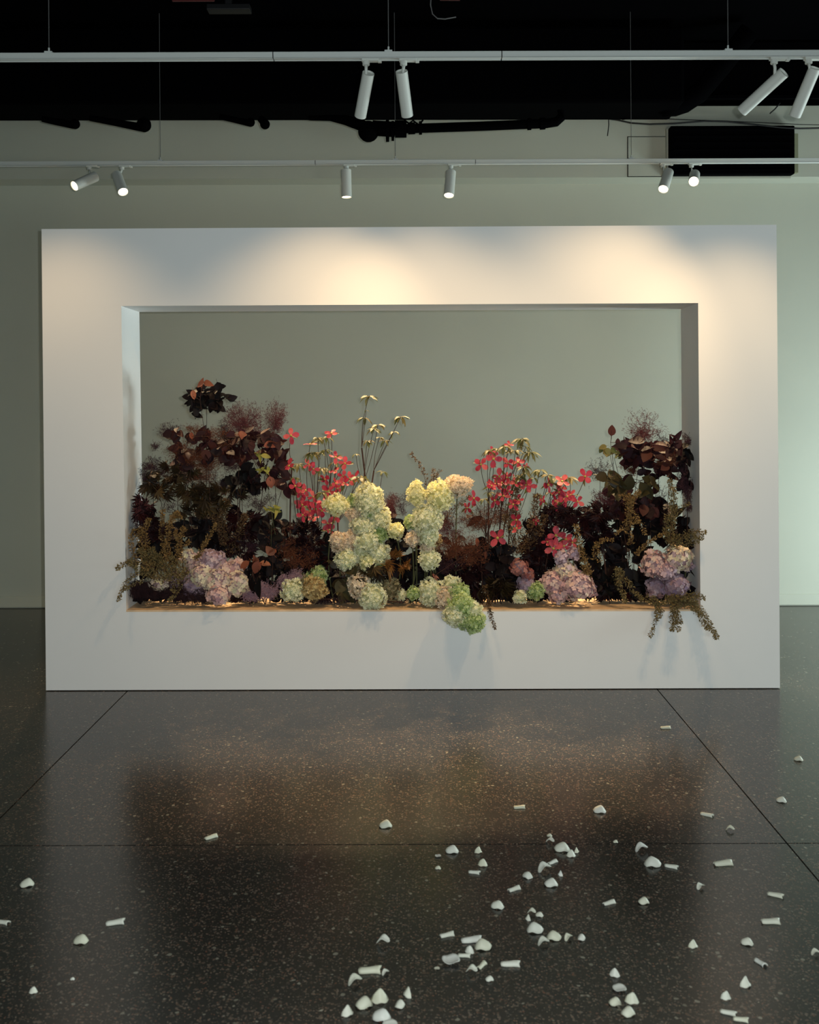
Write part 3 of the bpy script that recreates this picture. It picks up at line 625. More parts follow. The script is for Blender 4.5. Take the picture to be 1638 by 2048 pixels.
# dark under-storey from left jamb to right jamb
dark = [
 ('japanese_maple_branch', 'brown-green maple layer behind the round dark leaves in the left mass', [(350, 945, 50, 26, 16, 24, 5.3, D1), (450, 990, 44, 26, 20, 26, 5.3, D1)], PALM, 'mapleg', [(400, 950, 5.36)], 400),
 ('japanese_maple_branch', 'maroon maple layer under the two dusty red plumes', [(480, 890, 60, 26, 26, 22, 5.3, D1), (520, 950, 44, 30, 18, 24, 5.3, D1)], PALM, 'mapler', [(490, 900, 5.36)], 500),
 ('smoke_bush_branch', 'maroon smoke leaves filling behind the right bush at mid height', [(1300, 950, 50, 30, 20, 26, 5.3, D1), (1240, 990, 30, 20, 12, 26, 5.3, D1)], LEAVES, 'smoke', [(1300, 950, 5.36)], 1300),
 ('smoke_bush_branch', 'dark smoke leaves behind the golden sprays at far left', [(330, 1085, 50, 40, 44, 28, 5.27, D1), (300, 1120, 30, 34, 30, 28, 5.27, D1)], LEAVES, 'smoked', [(330, 1060, 5.4)], 320),
 ('smoke_bush_branch', 'dark smoke leaves above the biggest lilac hydrangea heads', [(400, 1060, 44, 30, 34, 28, 5.27, D1), (440, 1085, 34, 30, 24, 28, 5.31, D1)], LEAVES, 'smoked', [(410, 1040, 5.4)], 410),
 ('japanese_maple_branch', 'dark maroon maple between the lilac and the pale hydrangeas on the left', [(480, 1050, 48, 36, 44, 26, 5.28, D1), (470, 1100, 40, 26, 24, 26, 5.27, D1)], PALM, 'mapler', [(480, 1030, 5.4)], 470),
 ('smoke_bush_branch', 'near-black smoke leaves under the lime leaf cluster', [(545, 1060, 36, 34, 40, 26, 5.27, D1), (560, 1120, 44, 34, 50, 26, 5.27, D1), (528, 1150, 40, 30, 46, 24, 5.27, D1)], LEAVES, 'smoked', [(550, 1040, 5.4)], 550),
 ('japanese_maple_branch', 'dark maroon maple beneath the left pink dogwood', [(610, 1080, 36, 40, 44, 26, 5.27, D1), (630, 1125, 40, 30, 36, 28, 5.27, D1)], PALM, 'mapler', [(610, 1060, 5.4)], 600),
 ('smoke_bush_branch', 'black-looking smoke leaves behind the left stack of pale hydrangeas', [(660, 1120, 26, 50, 36, 30, 5.31, D1), (680, 1165, 40, 24, 26, 32, 5.27, D1)], LEAVES, 'smoked', [(660, 1090, 5.42)], 665),
 ('smoke_bush_branch', 'dark smoke leaves in the valley between the two pale hydrangea stacks', [(795, 1075, 24, 36, 28, 28, 5.30, D1), (800, 1140, 44, 36, 44, 28, 5.30, D1), (790, 1175, 40, 14, 18, 26, 5.27, D1)], LEAVES, 'smoked', [(790, 1050, 5.42)], 795),
 ('smoke_bush_branch', 'black-looking smoke leaves behind the right stack of pale hydrangeas', [(850, 1120, 34, 40, 34, 28, 5.32, D1), (890, 1150, 44, 28, 36, 28, 5.30, D1)], LEAVES, 'smoked', [(850, 1100, 5.44)], 860),
 ('japanese_maple_branch', 'dark red maple behind the low fallen green hydrangeas', [(930, 1130, 50, 46, 60, 26, 5.27, D1), (940, 1175, 40, 22, 26, 26, 5.28, D1)], PALM, 'mapler', [(930, 1100, 5.42)], 930),
 ('smoke_bush_branch', 'near-black smoke leaves under the single low pink dogwood flower', [(985, 1110, 40, 40, 46, 30, 5.31, D1), (1010, 1150, 44, 34, 44, 30, 5.27, D1)], LEAVES, 'smoked', [(990, 1080, 5.44)], 990),
 ('japanese_maple_branch', 'dark maple behind the rusty pink hydrangea right of centre', [(1075, 1105, 40, 36, 44, 26, 5.30, D1), (1080, 1060, 36, 24, 24, 26, 5.31, D1), (1082, 1140, 30, 34, 40, 24, 5.27, D1)], PALM, 'mapler', [(1070, 1070, 5.42)], 1070),
 ('japanese_maple_branch', 'dark red maple under the right pink dogwood flowers', [(1125, 1030, 46, 20, 44, 22, D0, 5.4), (1160, 1050, 40, 22, 34, 22, D0, 5.45)], PALM, 'mapler', [(1125, 1015, 5.36)], 1130),
 ('japanese_maple_branch', 'maroon maple with red-lit tips left of the right smoke bush', [(1195, 1030, 34, 30, 40, 24, D0, 5.4), (1200, 1075, 40, 30, 40, 26, 5.26, D1)], PALM, 'mapler', [(1195, 1010, 5.34)], 1195),
 ('smoke_bush_branch', 'dark smoke leaves above the peach pink hydrangea mound', [(1190, 1120, 40, 36, 40, 30, 5.28, D1), (1215, 1165, 34, 26, 30, 30, 5.27, D1)], LEAVES, 'smoked', [(1190, 1090, 5.42)], 1200),
 ('smoke_bush_branch', 'near-black smoke leaves left of the right-hand lilac hydrangeas', [(1260, 1120, 44, 44, 56, 30, 5.28, D1), (1265, 1172, 40, 24, 30, 30, 5.28, D1)], LEAVES, 'smoked', [(1260, 1080, 5.42)], 1262),
 ('smoke_bush_branch', 'dark smoke leaves behind the golden sprays at far right', [(1290, 1040, 60, 44, 60, 30, 5.28, D1), (1350, 1060, 40, 40, 36, 28, 5.3, 5.44)], LEAVES, 'smoked', [(1300, 1010, 5.42)], 1310),
 ('smoke_bush_branch', 'dark smoke leaves low against the right jamb', [(1366, 1120, 26, 50, 34, 28, 5.26, 5.42), (1360, 1180, 34, 16, 16, 26, 5.26, 5.4)], LEAVES, 'smoked', [(1365, 1090, 5.36)], 1365),
]
for (nm, lb, z, ls, m, st, bs) in dark:
    leafy(nm, lb, 'foliage', None, z, ls, m, st, base=bs)
leafy('rusty_plume_branch', 'rusty red plume branch leaning beside the right hydrangea stack', 'foliage', None,
      [(905, 1090, 26, 24, 6, 20, 5.3, 5.4)], LEAVES, 'smoke', [(905, 1040, 5.32), (930, 1080, 5.3)], base=925,
      extra=[(900, 1050, 32, 26, 5.34, 'plumeP', 360), (905, 1090, 40, 30, 5.28, 'plumeR', 620), (945, 1100, 40, 34, 5.28, 'plumeR', 560), (895, 1130, 26, 22, 5.3, 'plumeD', 260)])
leafy('rusty_plume_branch', 'rusty red plume branch beneath the right dogwood', 'foliage', None,
      [(960, 1035, 30, 16, 5, 20, 5.3, 5.4)], LEAVES, 'smoke', [(960, 1020, 5.34), (1000, 1020, 5.34)], base=975,
      extra=[(955, 1035, 44, 26, 5.34, 'plumeR', 640), (1005, 1015, 34, 36, 5.36, 'plumeR', 480), (895, 1035, 16, 18, 5.36, 'plumeR', 160)])
leafy('rusty_plume_branch', 'dark red haze of plumes beneath the left dogwood', 'foliage', None,
      [(590, 1080, 30, 16, 5, 20, 5.3, 5.4)], LEAVES, 'smoke', [(580, 1060, 5.34), (620, 1080, 5.34)], base=590,
      extra=[(575, 1080, 50, 36, 5.3, 'plumeR', 640), (600, 1120, 40, 30, 5.28, 'plumeR', 360), (500, 1080, 40, 26, 5.32, 'plumeD', 300)])
leafy('smoke_bush_branch', 'dusty mauve plume peeking out between the pale hydrangea stacks', 'foliage', None,
      [(785, 1030, 8, 12, 4, 26, 5.34, 5.4)], LEAVES, 'smoke', [(780, 1010, 5.38)], base=785,
      extra=[(780, 1005, 18, 24, 5.36, 'plumeP', 360), (806, 1008, 14, 22, 5.38, 'plumeD', 60), (790, 1000, 30, 16, 5.40, 'plumeD', 60)])
# right smoke bush
leafy('smoke_bush_branch', 'right smoke bush with large maroon leaves under a round dusty pink plume', 'foliage', None,
      [(1262, 897, 26, 14, 14, 32, D0, 5.36), (1300, 900, 34, 18, 20, 34, D0, 5.38), (1275, 880, 6, 8, 3, 36, 5.24, 5.28), (1340, 895, 24, 16, 10, 30, D0, 5.36), (1275, 925, 30, 12, 14, 30, D0, 5.38), (1340, 925, 30, 18, 16, 28, D0, 5.38)],
      LEAVES, 'smoke', [(1285, 890, 5.32), (1330, 900, 5.32)], base=1290,
      extra=[(1287, 850, 40, 32, 5.34, 'plumeP', 620), (1325, 870, 14, 26, 5.36, 'plumeD', 90), (1330, 915, 26, 16, 5.26, 'plumeR', 300), (1265, 935, 30, 14, 5.3, 'plumeR', 160)])
leafy('smoke_bush_branch', 'single large pointed maroon leaf on a thin twig at the upper right', 'foliage', None,
      [(1223, 861, 1, 1, 1, 30, 5.24, 5.25), (1235, 885, 2, 2, 1, 18, 5.24, 5.25)], LEAVES, 'smoke', [(1221, 885, 5.26), (1228, 915, 5.26)], base=1250, up=2.5)
leafy('green_leaf_twig', 'small green oval leaves on the twig below the single pointed maroon leaf', 'foliage', None,
      [(1214, 900, 14, 9, 8, 17, 5.22, 5.28), (1228, 908, 14, 8, 5, 18, 5.22, 5.28)], LEAVES, 'dogleaf', [(1218, 900, 5.26)], base=1262)
leafy('smoke_bush_branch', 'olive tinted smoke leaves in the middle of the right bush', 'foliage', None,
      [(1220, 955, 24, 10, 8, 30, D0, 5.32), (1242, 975, 26, 16, 12, 34, D0, 5.34), (1300, 965, 16, 12, 6, 28, D0, 5.34), (1285, 985, 14, 14, 6, 30, D0, 5.36)], LEAVES, 'olive_leaf', [(1235, 950, 5.3)], base=1262)
leafy('smoke_bush_branch', 'curled scarlet leaf sticking up beside the right jamb', 'foliage', None,
      [(1353, 870, 3, 8, 2, 30, 5.22, 5.26), (1342, 885, 6, 4, 3, 22, 5.22, 5.26)], NARROW, 'smoke', [(1350, 890, 5.26)], base=1345, up=1.5,
      extra=[(1372, 880, 16, 16, 5.28, 'plumeD', 130)])
leafy('smoke_bush_branch', 'dark plumes and leaves pressed against the right jamb', 'foliage', None,
      [(1370, 915, 14, 24, 14, 24, D0, 5.34), (1372, 960, 14, 26, 14, 24, D0, 5.36)], LEAVES, 'smoked', [(1370, 900, 5.3)], base=1372,
      extra=[(1372, 960, 20, 40, 5.26, 'plumeD', 420), (1378, 1000, 12, 24, 5.26, 'plumeD', 140)])
leafy('smoke_bush_branch', 'fine grey-mauve plumes on the left side of the right bush', 'foliage', None,
      [(1230, 1000, 20, 10, 6, 24, D0, 5.36)], LEAVES, 'smoke', [(1200, 945, 5.34), (1210, 990, 5.34)], base=1220,
      extra=[(1197, 938, 30, 22, 5.38, 'plumeD', 190), (1208, 992, 28, 20, 5.34, 'plumeP', 330), (1320, 995, 30, 28, 5.42, 'plumeD', 260), (1230, 1000, 24, 22, 5.36, 'plumeD', 180)])
leafy('smoke_bush_branch', 'maroon smoke leaves across the middle of the right bush', 'foliage', None,
      [(1285, 1015, 40, 18, 26, 32, 5.24, 5.42), (1320, 1025, 30, 20, 20, 30, 5.24, 5.42), (1250, 1020, 24, 20, 16, 30, 5.26, 5.42)], LEAVES, 'smoke', [(1285, 1000, 5.36)], base=1285)
# orange and brown maples low in the middle
leafy('japanese_maple_branch', 'bright orange-brown maple leaves hanging beside the left hydrangea stack', 'foliage', None,
      [(790, 1112, 14, 8, 5, 24, 5.2, 5.26), (776, 1135, 12, 14, 5, 26, 5.2, 5.26), (808, 1135, 22, 12, 7, 22, 5.22, 5.28)], PALMT, 'mapleo', [(790, 1110, 5.26)], base=785, up=-.4)
leafy('japanese_maple_branch', 'green and brown maple leaves draped over the low pale hydrangeas', 'foliage', None,
      [(742, 1140, 30, 8, 8, 26, 5.18, 5.24), (723, 1168, 5, 4, 2, 26, 5.16, 5.18), (755, 1150, 20, 10, 6, 24, 5.2, 5.26)], PALM, 'mapleg', [(742, 1135, 5.23)], base=740, up=-.3)
leafy('japanese_maple_branch', 'brown threadleaf maple hanging over the sill right of centre', 'foliage', None,
      [(1000, 1180, 40, 16, 16, 30, 5.18, 5.3), (975, 1190, 22, 12, 8, 28, 5.2, 5.3), (1025, 1190, 12, 12, 7, 30, 5.18, 5.28)], PALMT, 'mapleg', [(1000, 1170, 5.28)], base=1005, up=-.9)
leafy('smoke_bush_branch', 'broad dull green leaves lying low beside the left pale hydrangeas', 'foliage', None,
      [(700, 1145, 8, 8, 2, 42, 5.18, 5.22), (677, 1170, 8, 6, 2, 44, 5.19, 5.23), (690, 1190, 18, 8, 4, 34, 5.19, 5.25), (665, 1128, 6, 4, 2, 26, 5.2, 5.24)], LEAVES, 'olive_leaf', [(690, 1150, 5.24)], base=690)
leafy('copper_leaf_twig', 'small copper leaves in the dark gap right of the hydrangea stacks', 'foliage', None,
      [(957, 1085, 3, 6, 1, 22, 5.2, 5.22), (975, 1112, 6, 8, 1, 26, 5.24, 5.26), (868, 1152, 6, 3, 2, 14, 5.2, 5.22)], NARROW, 'copper', [(960, 1090, 5.24)], base=965)


# dark leaves lying along the back of the sill
LOWN = ['the near-black corner clump', 'the small pale hydrangea in the left corner', 'the big lilac mopheads', 'the right end of the lilac group', 'the wispy lilac flower heads', 'the leftmost low pale hydrangea', 'the tan dried hydrangea', 'the broad dull green leaves', 'the dull shaded hydrangea', 'the right stack of pale hydrangeas', 'the overhanging hydrangea cluster', 'the brown threadleaf maple', 'the small yellow-green hydrangea', 'the peach pink mound', 'the curved olive spray', 'the right-hand lilac hydrangeas']
for i, nm in enumerate(LOWN):
    x = 282+i*72
    leafy('smoke_bush_branch', 'low dark leaves on the sill behind '+nm, 'foliage', None, [(x, 1184, 40, 14, 20, 26, 5.30, 5.43), (x, 1194, 40, 5, 14, 22, 5.29, 5.40)], [LEAVES, PALM][i % 2], ['smoked', 'mapler'][i % 2], [(x, 1175, 5.36)], base=x)

# threadleaf maple lying on the sill at far left
def thread(label, zones, m='thread', ln=20, down=.75, gap=5):
    cx, cy = zones[0][0], zones[0][1]; bp = basept(cx, 5.24)
    root = empty('threadleaf_maple_branch', bp, label, 'foliage')
    st = MB(bp); x0 = min(z[0]-z[2] for z in zones); x1 = max(z[0]+z[2] for z in zones)
    st.tube([PP(x0+6, cy-3, 5.22), PP(cx, cy-6, 5.24), PP(x1-6, cy, 5.22)], .003, 5); st.build('stem', M['stem'], root)
    V = []; Fc = []
    for (zx, zy, rx, ry, n) in zones:
        for i in range(n):
            d = R.uniform(5.185, 5.34); p = PP(zx+R.uniform(-1, 1)*rx, zy+R.uniform(-1, .6)*ry, d); k = d/F
            base_a = R.uniform(-.7, .7)
            for j in range(gap):
                a = base_a+(j-gap/2)*.28
                e = p+Vector((math.sin(a)*ln*k*R.uniform(.6, 1), R.uniform(-.3, .1)*ln*k, -math.cos(a)*ln*k*R.uniform(.5, 1)*down+R.uniform(0, .5)*ln*k))
                mid = p.lerp(e, .5)+Vector((0, 0, .22*ln*k)); wv = Vector((.0011, 0, .0004))
                q = len(V); V.extend([p-wv*.4, p+wv*.4, mid-wv, mid+wv, e])
                Fc.extend([(q, q+1, q+3, q+2), (q+2, q+3, q+4)])
    for v in V:
        if v.y > FRONTY-.01: v.x = max(XJL+.003, v.x); v.z = max(SILLZ+.003, v.z)
    b = MB(bp); b.add(V, Fc); b.build('fine_leaves', M[m], root, kind='stuff')
thread('near-black threadleaf maple lying on the sill in the left corner', [(300, 1185, 46, 20, 420), (285, 1180, 28, 18, 160), (345, 1185, 20, 20, 150)])
thread('dark maroon threadleaf maple fringe beside the left corner clump', [(375, 1192, 34, 14, 260), (395, 1198, 18, 8, 90)])
thread('brown dried threads scattered on the sill under the pale hydrangeas', [(650, 1204, 30, 4, 50), (690, 1200, 22, 6, 60), (780, 1203, 30, 3, 40)], ln=10)

# ------------------------------------------------------------------ hydrangeas
def florets_on(bp, c, r, fr, n, sq, seed, lo=-1.0):
    rr = random.Random(seed); V = []; Fc = []
    for i in range(n):
        z = rr.uniform(lo, 1); a = rr.uniform(0, 2*PI); s_ = math.sqrt(max(0, 1-z*z))
        nrm = Vector((s_*math.cos(a), s_*math.sin(a), z))
        lump = 1+.08*math.sin(4.3*nrm.x+seed)+.08*math.sin(5.1*nrm.z+2*seed)+.05*math.sin(9*nrm.x+7*nrm.z+seed)+rr.uniform(-.09, .12)
        p = c+Vector((nrm.x*sq[0], nrm.y*sq[1], nrm.z*sq[2]))*r*lump
        nn = (nrm+Vector((rr.gauss(0, .45), rr.gauss(0, .45), rr.gauss(0, .45)))).normalized()
        u = nn.orthogonal().normalized(); v = nn.cross(u); th = rr.uniform(0, PI)
        f = fr*rr.uniform(.75, 1.25)
        for j in range(4):
            b = th+j*PI/2; e = u*math.cos(b)+v*math.sin(b); g = -u*math.sin(b)+v*math.cos(b)
            k = len(V); up = rr.uniform(-.3, .75)
            V += [p, p+e*f*.62-g*f*.42+nn*f*.2, p+e*f*1.05+nn*f*up, p+e*f*.62+g*f*.42+nn*f*.2]
            Fc += [(k, k+1, k+2, k+3)]
    return V, Fc
CM = {k: mat('flower_core_'+k, c, .8, .1) for k, c in (('y', (.52, .49, .20)), ('w', (.46, .46, .25)), ('g', (.20, .27, .08)), ('p', (.46, .35, .22)), ('o', (.26, .17, .07)), ('d', (.12, .10, .05)))}  # floret colours darkened, so shade between florets is in the core colour
HC = 0
def hyd(px, py, r, d, m, label, sq=(1, 1, 1), fr=3.1, dens=1.0, group='pale hydrangeas in the display', bx=None):
    global HC; HC += 1
    r *= 1.09; c = P(px, py, d); k = d/F; rr = r*k
    over = d < FRONTY-.02
    if not over:
        c = clampx(c, rr*.8); c.z = max(SILLZ+rr*sq[2]*.95, c.z)
    bp = basept(bx if bx else px+R.uniform(-8, 8), 5.33)
    root = empty('hydrangea_stem', bp, label, 'hydrangea', group)
    mb = MB(bp); pts = curve(bp, c+Vector((0, .01, -rr*.3)), .08, 6)
    if over or d < 5.2: pts = [bp, Vector((bp.x, FRONTY+.04, SILLZ+.05)), c+Vector((0, .01, 0))]
    mb.tube(pts, .0034, 6); mb.build('stem', M['gstem'], root)
    mb = MB(bp); mb.ball(c, rr*.86, 14, 9, sq); hd = mb.build('flower_head', CM[m], root, True)
    n = int(6.4*dens*(r/fr)**2)+30
    V, Fc = florets_on(bp, c, rr*.96, fr*k*1.12, n, sq, HC)
    b = MB(bp); b.add(V, Fc); o = b.build('florets', HM[m], hd, kind='stuff')
    return root
L1 = 'in the left stack of pale hydrangeas'
for a in [
 (672, 1010, 22, 5.24, 'y', 'round cream-yellow hydrangea at the upper left of the left stack', (1.12, 1, .82)),
 (737, 999, 28, 5.27, 'w', 'large round pale hydrangea topping the left stack', (1.02, 1, 1.0)),
 (708, 1003, 13, 5.30, 'g', 'small loose yellow-green hydrangea behind the top of the left stack'),
 (709, 1026, 15, 5.29, 'p', 'small blush cream hydrangea under the top head of the left stack'),
 (761, 1037, 19, 5.27, 'w', 'pale hydrangea on the right edge of the left stack below its top head'),
 (741, 1034, 20, 5.31, 'g', 'shaded green hydrangea between the top and middle of the left stack'),
 (725, 1051, 20, 5.25, 'w', 'pale green hydrangea in the upper middle of the left stack', (1.05, 1, .85)),
 (755, 1069, 18, 5.28, 'g', 'lime green hydrangea on the right edge of the left stack at mid height'),
 (679, 1083, 18, 5.25, 'p', 'blush hydrangea on the left edge of the left stack at mid height'),
 (704, 1080, 18, 5.27, 'p', 'peach-tinted hydrangea in the middle of the left stack'),
 (733, 1081, 20, 5.23, 'w', 'cream hydrangea facing forward in the middle of the left stack'),
 (693, 1099, 16, 5.27, 'p', 'blush hydrangea tucked under the left edge of the left stack'),
 (693, 1119, 20, 5.23, 'w', 'pale green hydrangea at the lower left of the left stack', (1.0, 1, 1.05)),
 (720, 1106, 17, 5.28, 'w', 'greenish white hydrangea in the lower centre of the left stack'),
 (757, 1106, 20, 5.27, 'w', 'pale hydrangea at the lower right of the left stack'),
 (736, 1124, 16, 5.24, 'y', 'small cream hydrangea at the bottom of the left stack'),
 (752, 1134, 16, 5.29, 'g', 'shaded green hydrangea under the bottom right of the left stack'),
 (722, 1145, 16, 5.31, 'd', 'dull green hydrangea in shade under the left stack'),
 (792, 1061, 14, 5.24, 'y', 'small golden hydrangea alone between the two stacks'),
 (833, 988, 18, 5.26, 'y', 'tall yellow hydrangea at the upper left of the right stack', (1.0, 1, 1.25)),
 (879, 992, 26, 5.25, 'y', 'large cream-yellow hydrangea near the top of the right stack', (1.0, 1, 1.08)),
 (915, 971, 22, 5.27, 'p', 'peach cream hydrangea leaning out at the top right of the right stack', (1.1, 1, .88)),
 (853, 1038, 27, 5.23, 'w', 'largest pale green hydrangea in the middle of the right stack'),
 (824, 1044, 13, 5.28, 'g', 'small yellow-green hydrangea on the left edge of the right stack'),
 (856, 1072, 19, 5.24, 'w', 'pale green hydrangea below the largest head of the right stack'),
 (824, 1078, 13, 5.22, 'p', 'small peach cream hydrangea at the lower left of the right stack'),
 (871, 1080, 11, 5.28, 'o', 'small tan hydrangea on the lower right edge of the right stack'),
 (854, 1099, 12, 5.25, 'p', 'small cream hydrangea near the bottom of the right stack'),
 (858, 1119, 18, 5.24, 'w', 'hanging pale hydrangea at the very bottom of the right stack', (1, 1, 1.1)),
 (585, 1181, 20, 5.22, 'w', 'pale green hydrangea on the sill, leftmost of the low pale heads'),
 (600, 1163, 14, 5.27, 'd', 'small dull hydrangea tucked above the leftmost low pale head'),
 (637, 1153, 19, 5.29, 'g', 'greenish hydrangea behind the tan dried one on the sill'),
 (628, 1177, 24, 5.23, 'o', 'tan dried hydrangea resting on the sill left of centre', (1.05, 1, .9)),
 (716, 1170, 21, 5.22, 'p', 'cream hydrangea resting just above the sill under the left stack'),
 (727, 1186, 13, 5.25, 'w', 'small pale hydrangea wedged between the two low cream heads'),
 (746, 1197, 23, 5.19, 'w', 'pale hydrangea resting on the sill edge below the left stack'),
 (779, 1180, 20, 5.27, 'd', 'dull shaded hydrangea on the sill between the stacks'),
 (801, 1190, 10, 5.27, 'w', 'small dim hydrangea low between the stacks'),
 (826, 1187, 12, 5.22, 'g', 'small green hydrangea on the sill under the right stack'),
 (862, 1184, 24, 5.24, 'w', 'pale green hydrangea on the sill behind the overhanging ones'),
 (903, 1168, 15, 5.25, 'w', 'small pale hydrangea above the overhanging cluster'),
 (893, 1197, 20, 5.19, 'p', 'blush cream hydrangea at the left of the overhanging cluster'),
 (918, 1188, 19, 5.18, 'g', 'lime hydrangea at the top of the overhanging cluster'),
 (922, 1212, 24, 5.11, 'g', 'large lime green hydrangea in the middle of the overhanging cluster'),
 (910, 1230, 22, 5.10, 'w', 'pale green hydrangea at the lower left of the overhanging cluster'),
 (948, 1222, 16, 5.11, 'w', 'pale green hydrangea on the right side of the overhanging cluster'),
 (948, 1243, 19, 5.09, 'g', 'lowest green hydrangea hanging over the front of the frame'),
 (931, 1240, 17, 5.10, 'g', 'green hydrangea between the two lowest overhanging heads'),
 (1040, 1194, 11, 5.20, 'w', 'small pale hydrangea on the sill right of the threadleaf maple'),
 (1072, 1181, 16, 5.23, 'g', 'small yellow-green hydrangea on the sill left of the peach mound'),
]: hyd(*a)

# mophead hydrangeas with separate florets
def mop(px, py, r, d, m, label, sq=(1, 1, 1), fr=5.2, cov=1.25, core='corep', bx=None):
    c = P(px, py, d); k = d/F; rr = r*k
    c = clampx(c, rr*.85); c.z = max(SILLZ+rr*sq[2]*.98, c.z)
    bp = basept(bx if bx else px, 5.36)
    root = empty('hydrangea_stem', bp, label, 'hydrangea', 'lilac and pink hydrangeas in the display')
    mb = MB(bp); mb.tube(curve(bp, c, .05, 4), .0036, 6); mb.build('stem', M['gstem'], root)
    mb = MB(bp); mb.ball(c, rr*.84, 14, 9, sq); hd = mb.build('flower_head', M[core], root, True)
    n = min(int(3.9*cov*(r/fr)**2), 230); ga = PI*(3-math.sqrt(5))
    for i in range(n):
        z = 1-2*(i+.5)/n; a = ga*i; s_ = math.sqrt(1-z*z); nrm = Vector((s_*math.cos(a), s_*math.sin(a), z))
        if nrm.y > .72 and i % 2: continue
        p = c+Vector((nrm.x*sq[0], nrm.y*sq[1], nrm.z*sq[2]))*rr*R.uniform(.84, 1.04)*(1+.07*math.sin(4*nrm.x+py)+.07*math.sin(5*nrm.z+px))
        nn = (nrm+Vector((R.gauss(0, .38), R.gauss(0, .38), R.gauss(0, .38)))).normalized()
        u = nn.orthogonal(); u.rotate(Matrix.Rotation(R.uniform(0, PI), 3, nn))
        x = u.normalized(); y = nn.cross(x)
        e = Matrix((x, y, nn)).transposed().to_euler()
        inst('floret', R.choice(FLOR), LM[m], hd, p-bp, e, fr*k*R.uniform(.85, 1.2))
for a in [
 (377, 1113, 15, 5.25, 'c', 'small blush hydrangea at the upper left of the lilac group'),
 (388, 1135, 15, 5.27, 'k', 'small shaded pink hydrangea left of the big lilac heads'),
 (421, 1122, 26, 5.27, 'l', 'lilac mophead hydrangea at the top of the left lilac group', (1.1, 1, 1)),
 (447, 1140, 20, 5.27, 'k', 'pink hydrangea at the upper right of the left lilac group'),
 (404, 1150, 26, 5.23, 'c', 'large peach-cream hydrangea in the middle of the left lilac group'),
 (436, 1160, 24, 5.22, 'c', 'cream and blush hydrangea in front of the lilac top head'),
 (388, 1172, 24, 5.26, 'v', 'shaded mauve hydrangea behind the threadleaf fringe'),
 (474, 1137, 19, 5.28, 'k', 'soft pink hydrangea behind the cream one right of the left lilac group'),
 (474, 1168, 24, 5.23, 'c', 'cream hydrangea at the right end of the left lilac group', (.95, 1, 1.1)),
 (437, 1189, 22, 5.185, 'k', 'bright pink-lilac hydrangea resting on the sill at left', (1.15, 1, .9)),
 (322, 1166, 18, 5.22, 'c', 'pale hydrangea half hidden by olive sprays in the left corner', (1.3, 1, .8)),
 (350, 1158, 14, 5.26, 'v', 'violet hydrangea half hidden by olive sprays in the left corner'),
 (1051, 1168, 18, 5.26, 'v', 'violet mophead hydrangea low right of the threadleaf maple'),
 (1039, 1135, 17, 5.24, 'r', 'rusty pink hydrangea right of the dark central gap'),
 (1055, 1150, 14, 5.26, 'r', 'small rusty hydrangea just under the rusty pink one'),
 (1124, 1114, 14, 5.23, 'l', 'lilac hydrangea under the brightest pink dogwood flowers'),
 (1147, 1107, 13, 5.24, 'l', 'small lilac hydrangea right of the brightest dogwood flowers'),
 (1107, 1165, 24, 5.24, 'k', 'peach pink hydrangea at the left of the big mound', (1.1, 1, 1)),
 (1131, 1145, 24, 5.25, 'c', 'peach hydrangea at the top of the big pink mound'),
 (1153, 1172, 31, 5.21, 'k', 'largest peach pink hydrangea mound resting on the sill', (1.15, 1, .95)),
 (1115, 1192, 16, 5.21, 'k', 'small pink hydrangea at the lower left of the big mound'),
 (1178, 1180, 14, 5.26, 'v', 'small shaded mauve hydrangea at the right of the big mound'),
 (1357, 1116, 27, 5.23, 'c', 'cream and lilac hydrangea at the top of the right-hand group'),
 (1310, 1129, 26, 5.25, 'k', 'peach pink hydrangea at the left of the right-hand group', (1, 1, 1.05)),
 (1334, 1142, 20, 5.22, 'l', 'lilac hydrangea in the middle of the right-hand group'),
 (1378, 1130, 14, 5.27, 'v', 'small shaded violet hydrangea near the right jamb'),
 (1352, 1170, 26, 5.23, 'v', 'mauve hydrangea at the bottom of the right-hand group', (1.1, 1, .95)),
 (1312, 1175, 21, 5.27, 'v', 'shaded mauve hydrangea at the lower left of the right-hand group'),
]: mop(*a)
# wispy lilac flower heads lying on the sill
for (label, zz) in [('wispy lilac flower head lying on the sill left of the pale hydrangeas', [(505, 1185, 26, 14), (535, 1178, 26, 18)]),
                    ('dark mauve wispy flower head leaning above the leftmost low pale hydrangea', [(570, 1163, 16, 16), (592, 1152, 12, 14)])]:
    bp = basept(zz[0][0], 5.32); root = empty('wispy_flower_stem', bp, label, 'flower')
    mb = MB(bp); mb.tube([bp, PP(zz[0][0]+10, zz[0][1]-8, 5.27), PP(zz[1][0], zz[1][1], 5.25)], .0025, 5); mb.build('stem', M['gstem'], root)
    for q in zz: plume(root, bp, q[0], q[1], q[2], q[3], 5.25, 'plumeL', 560, .0014)

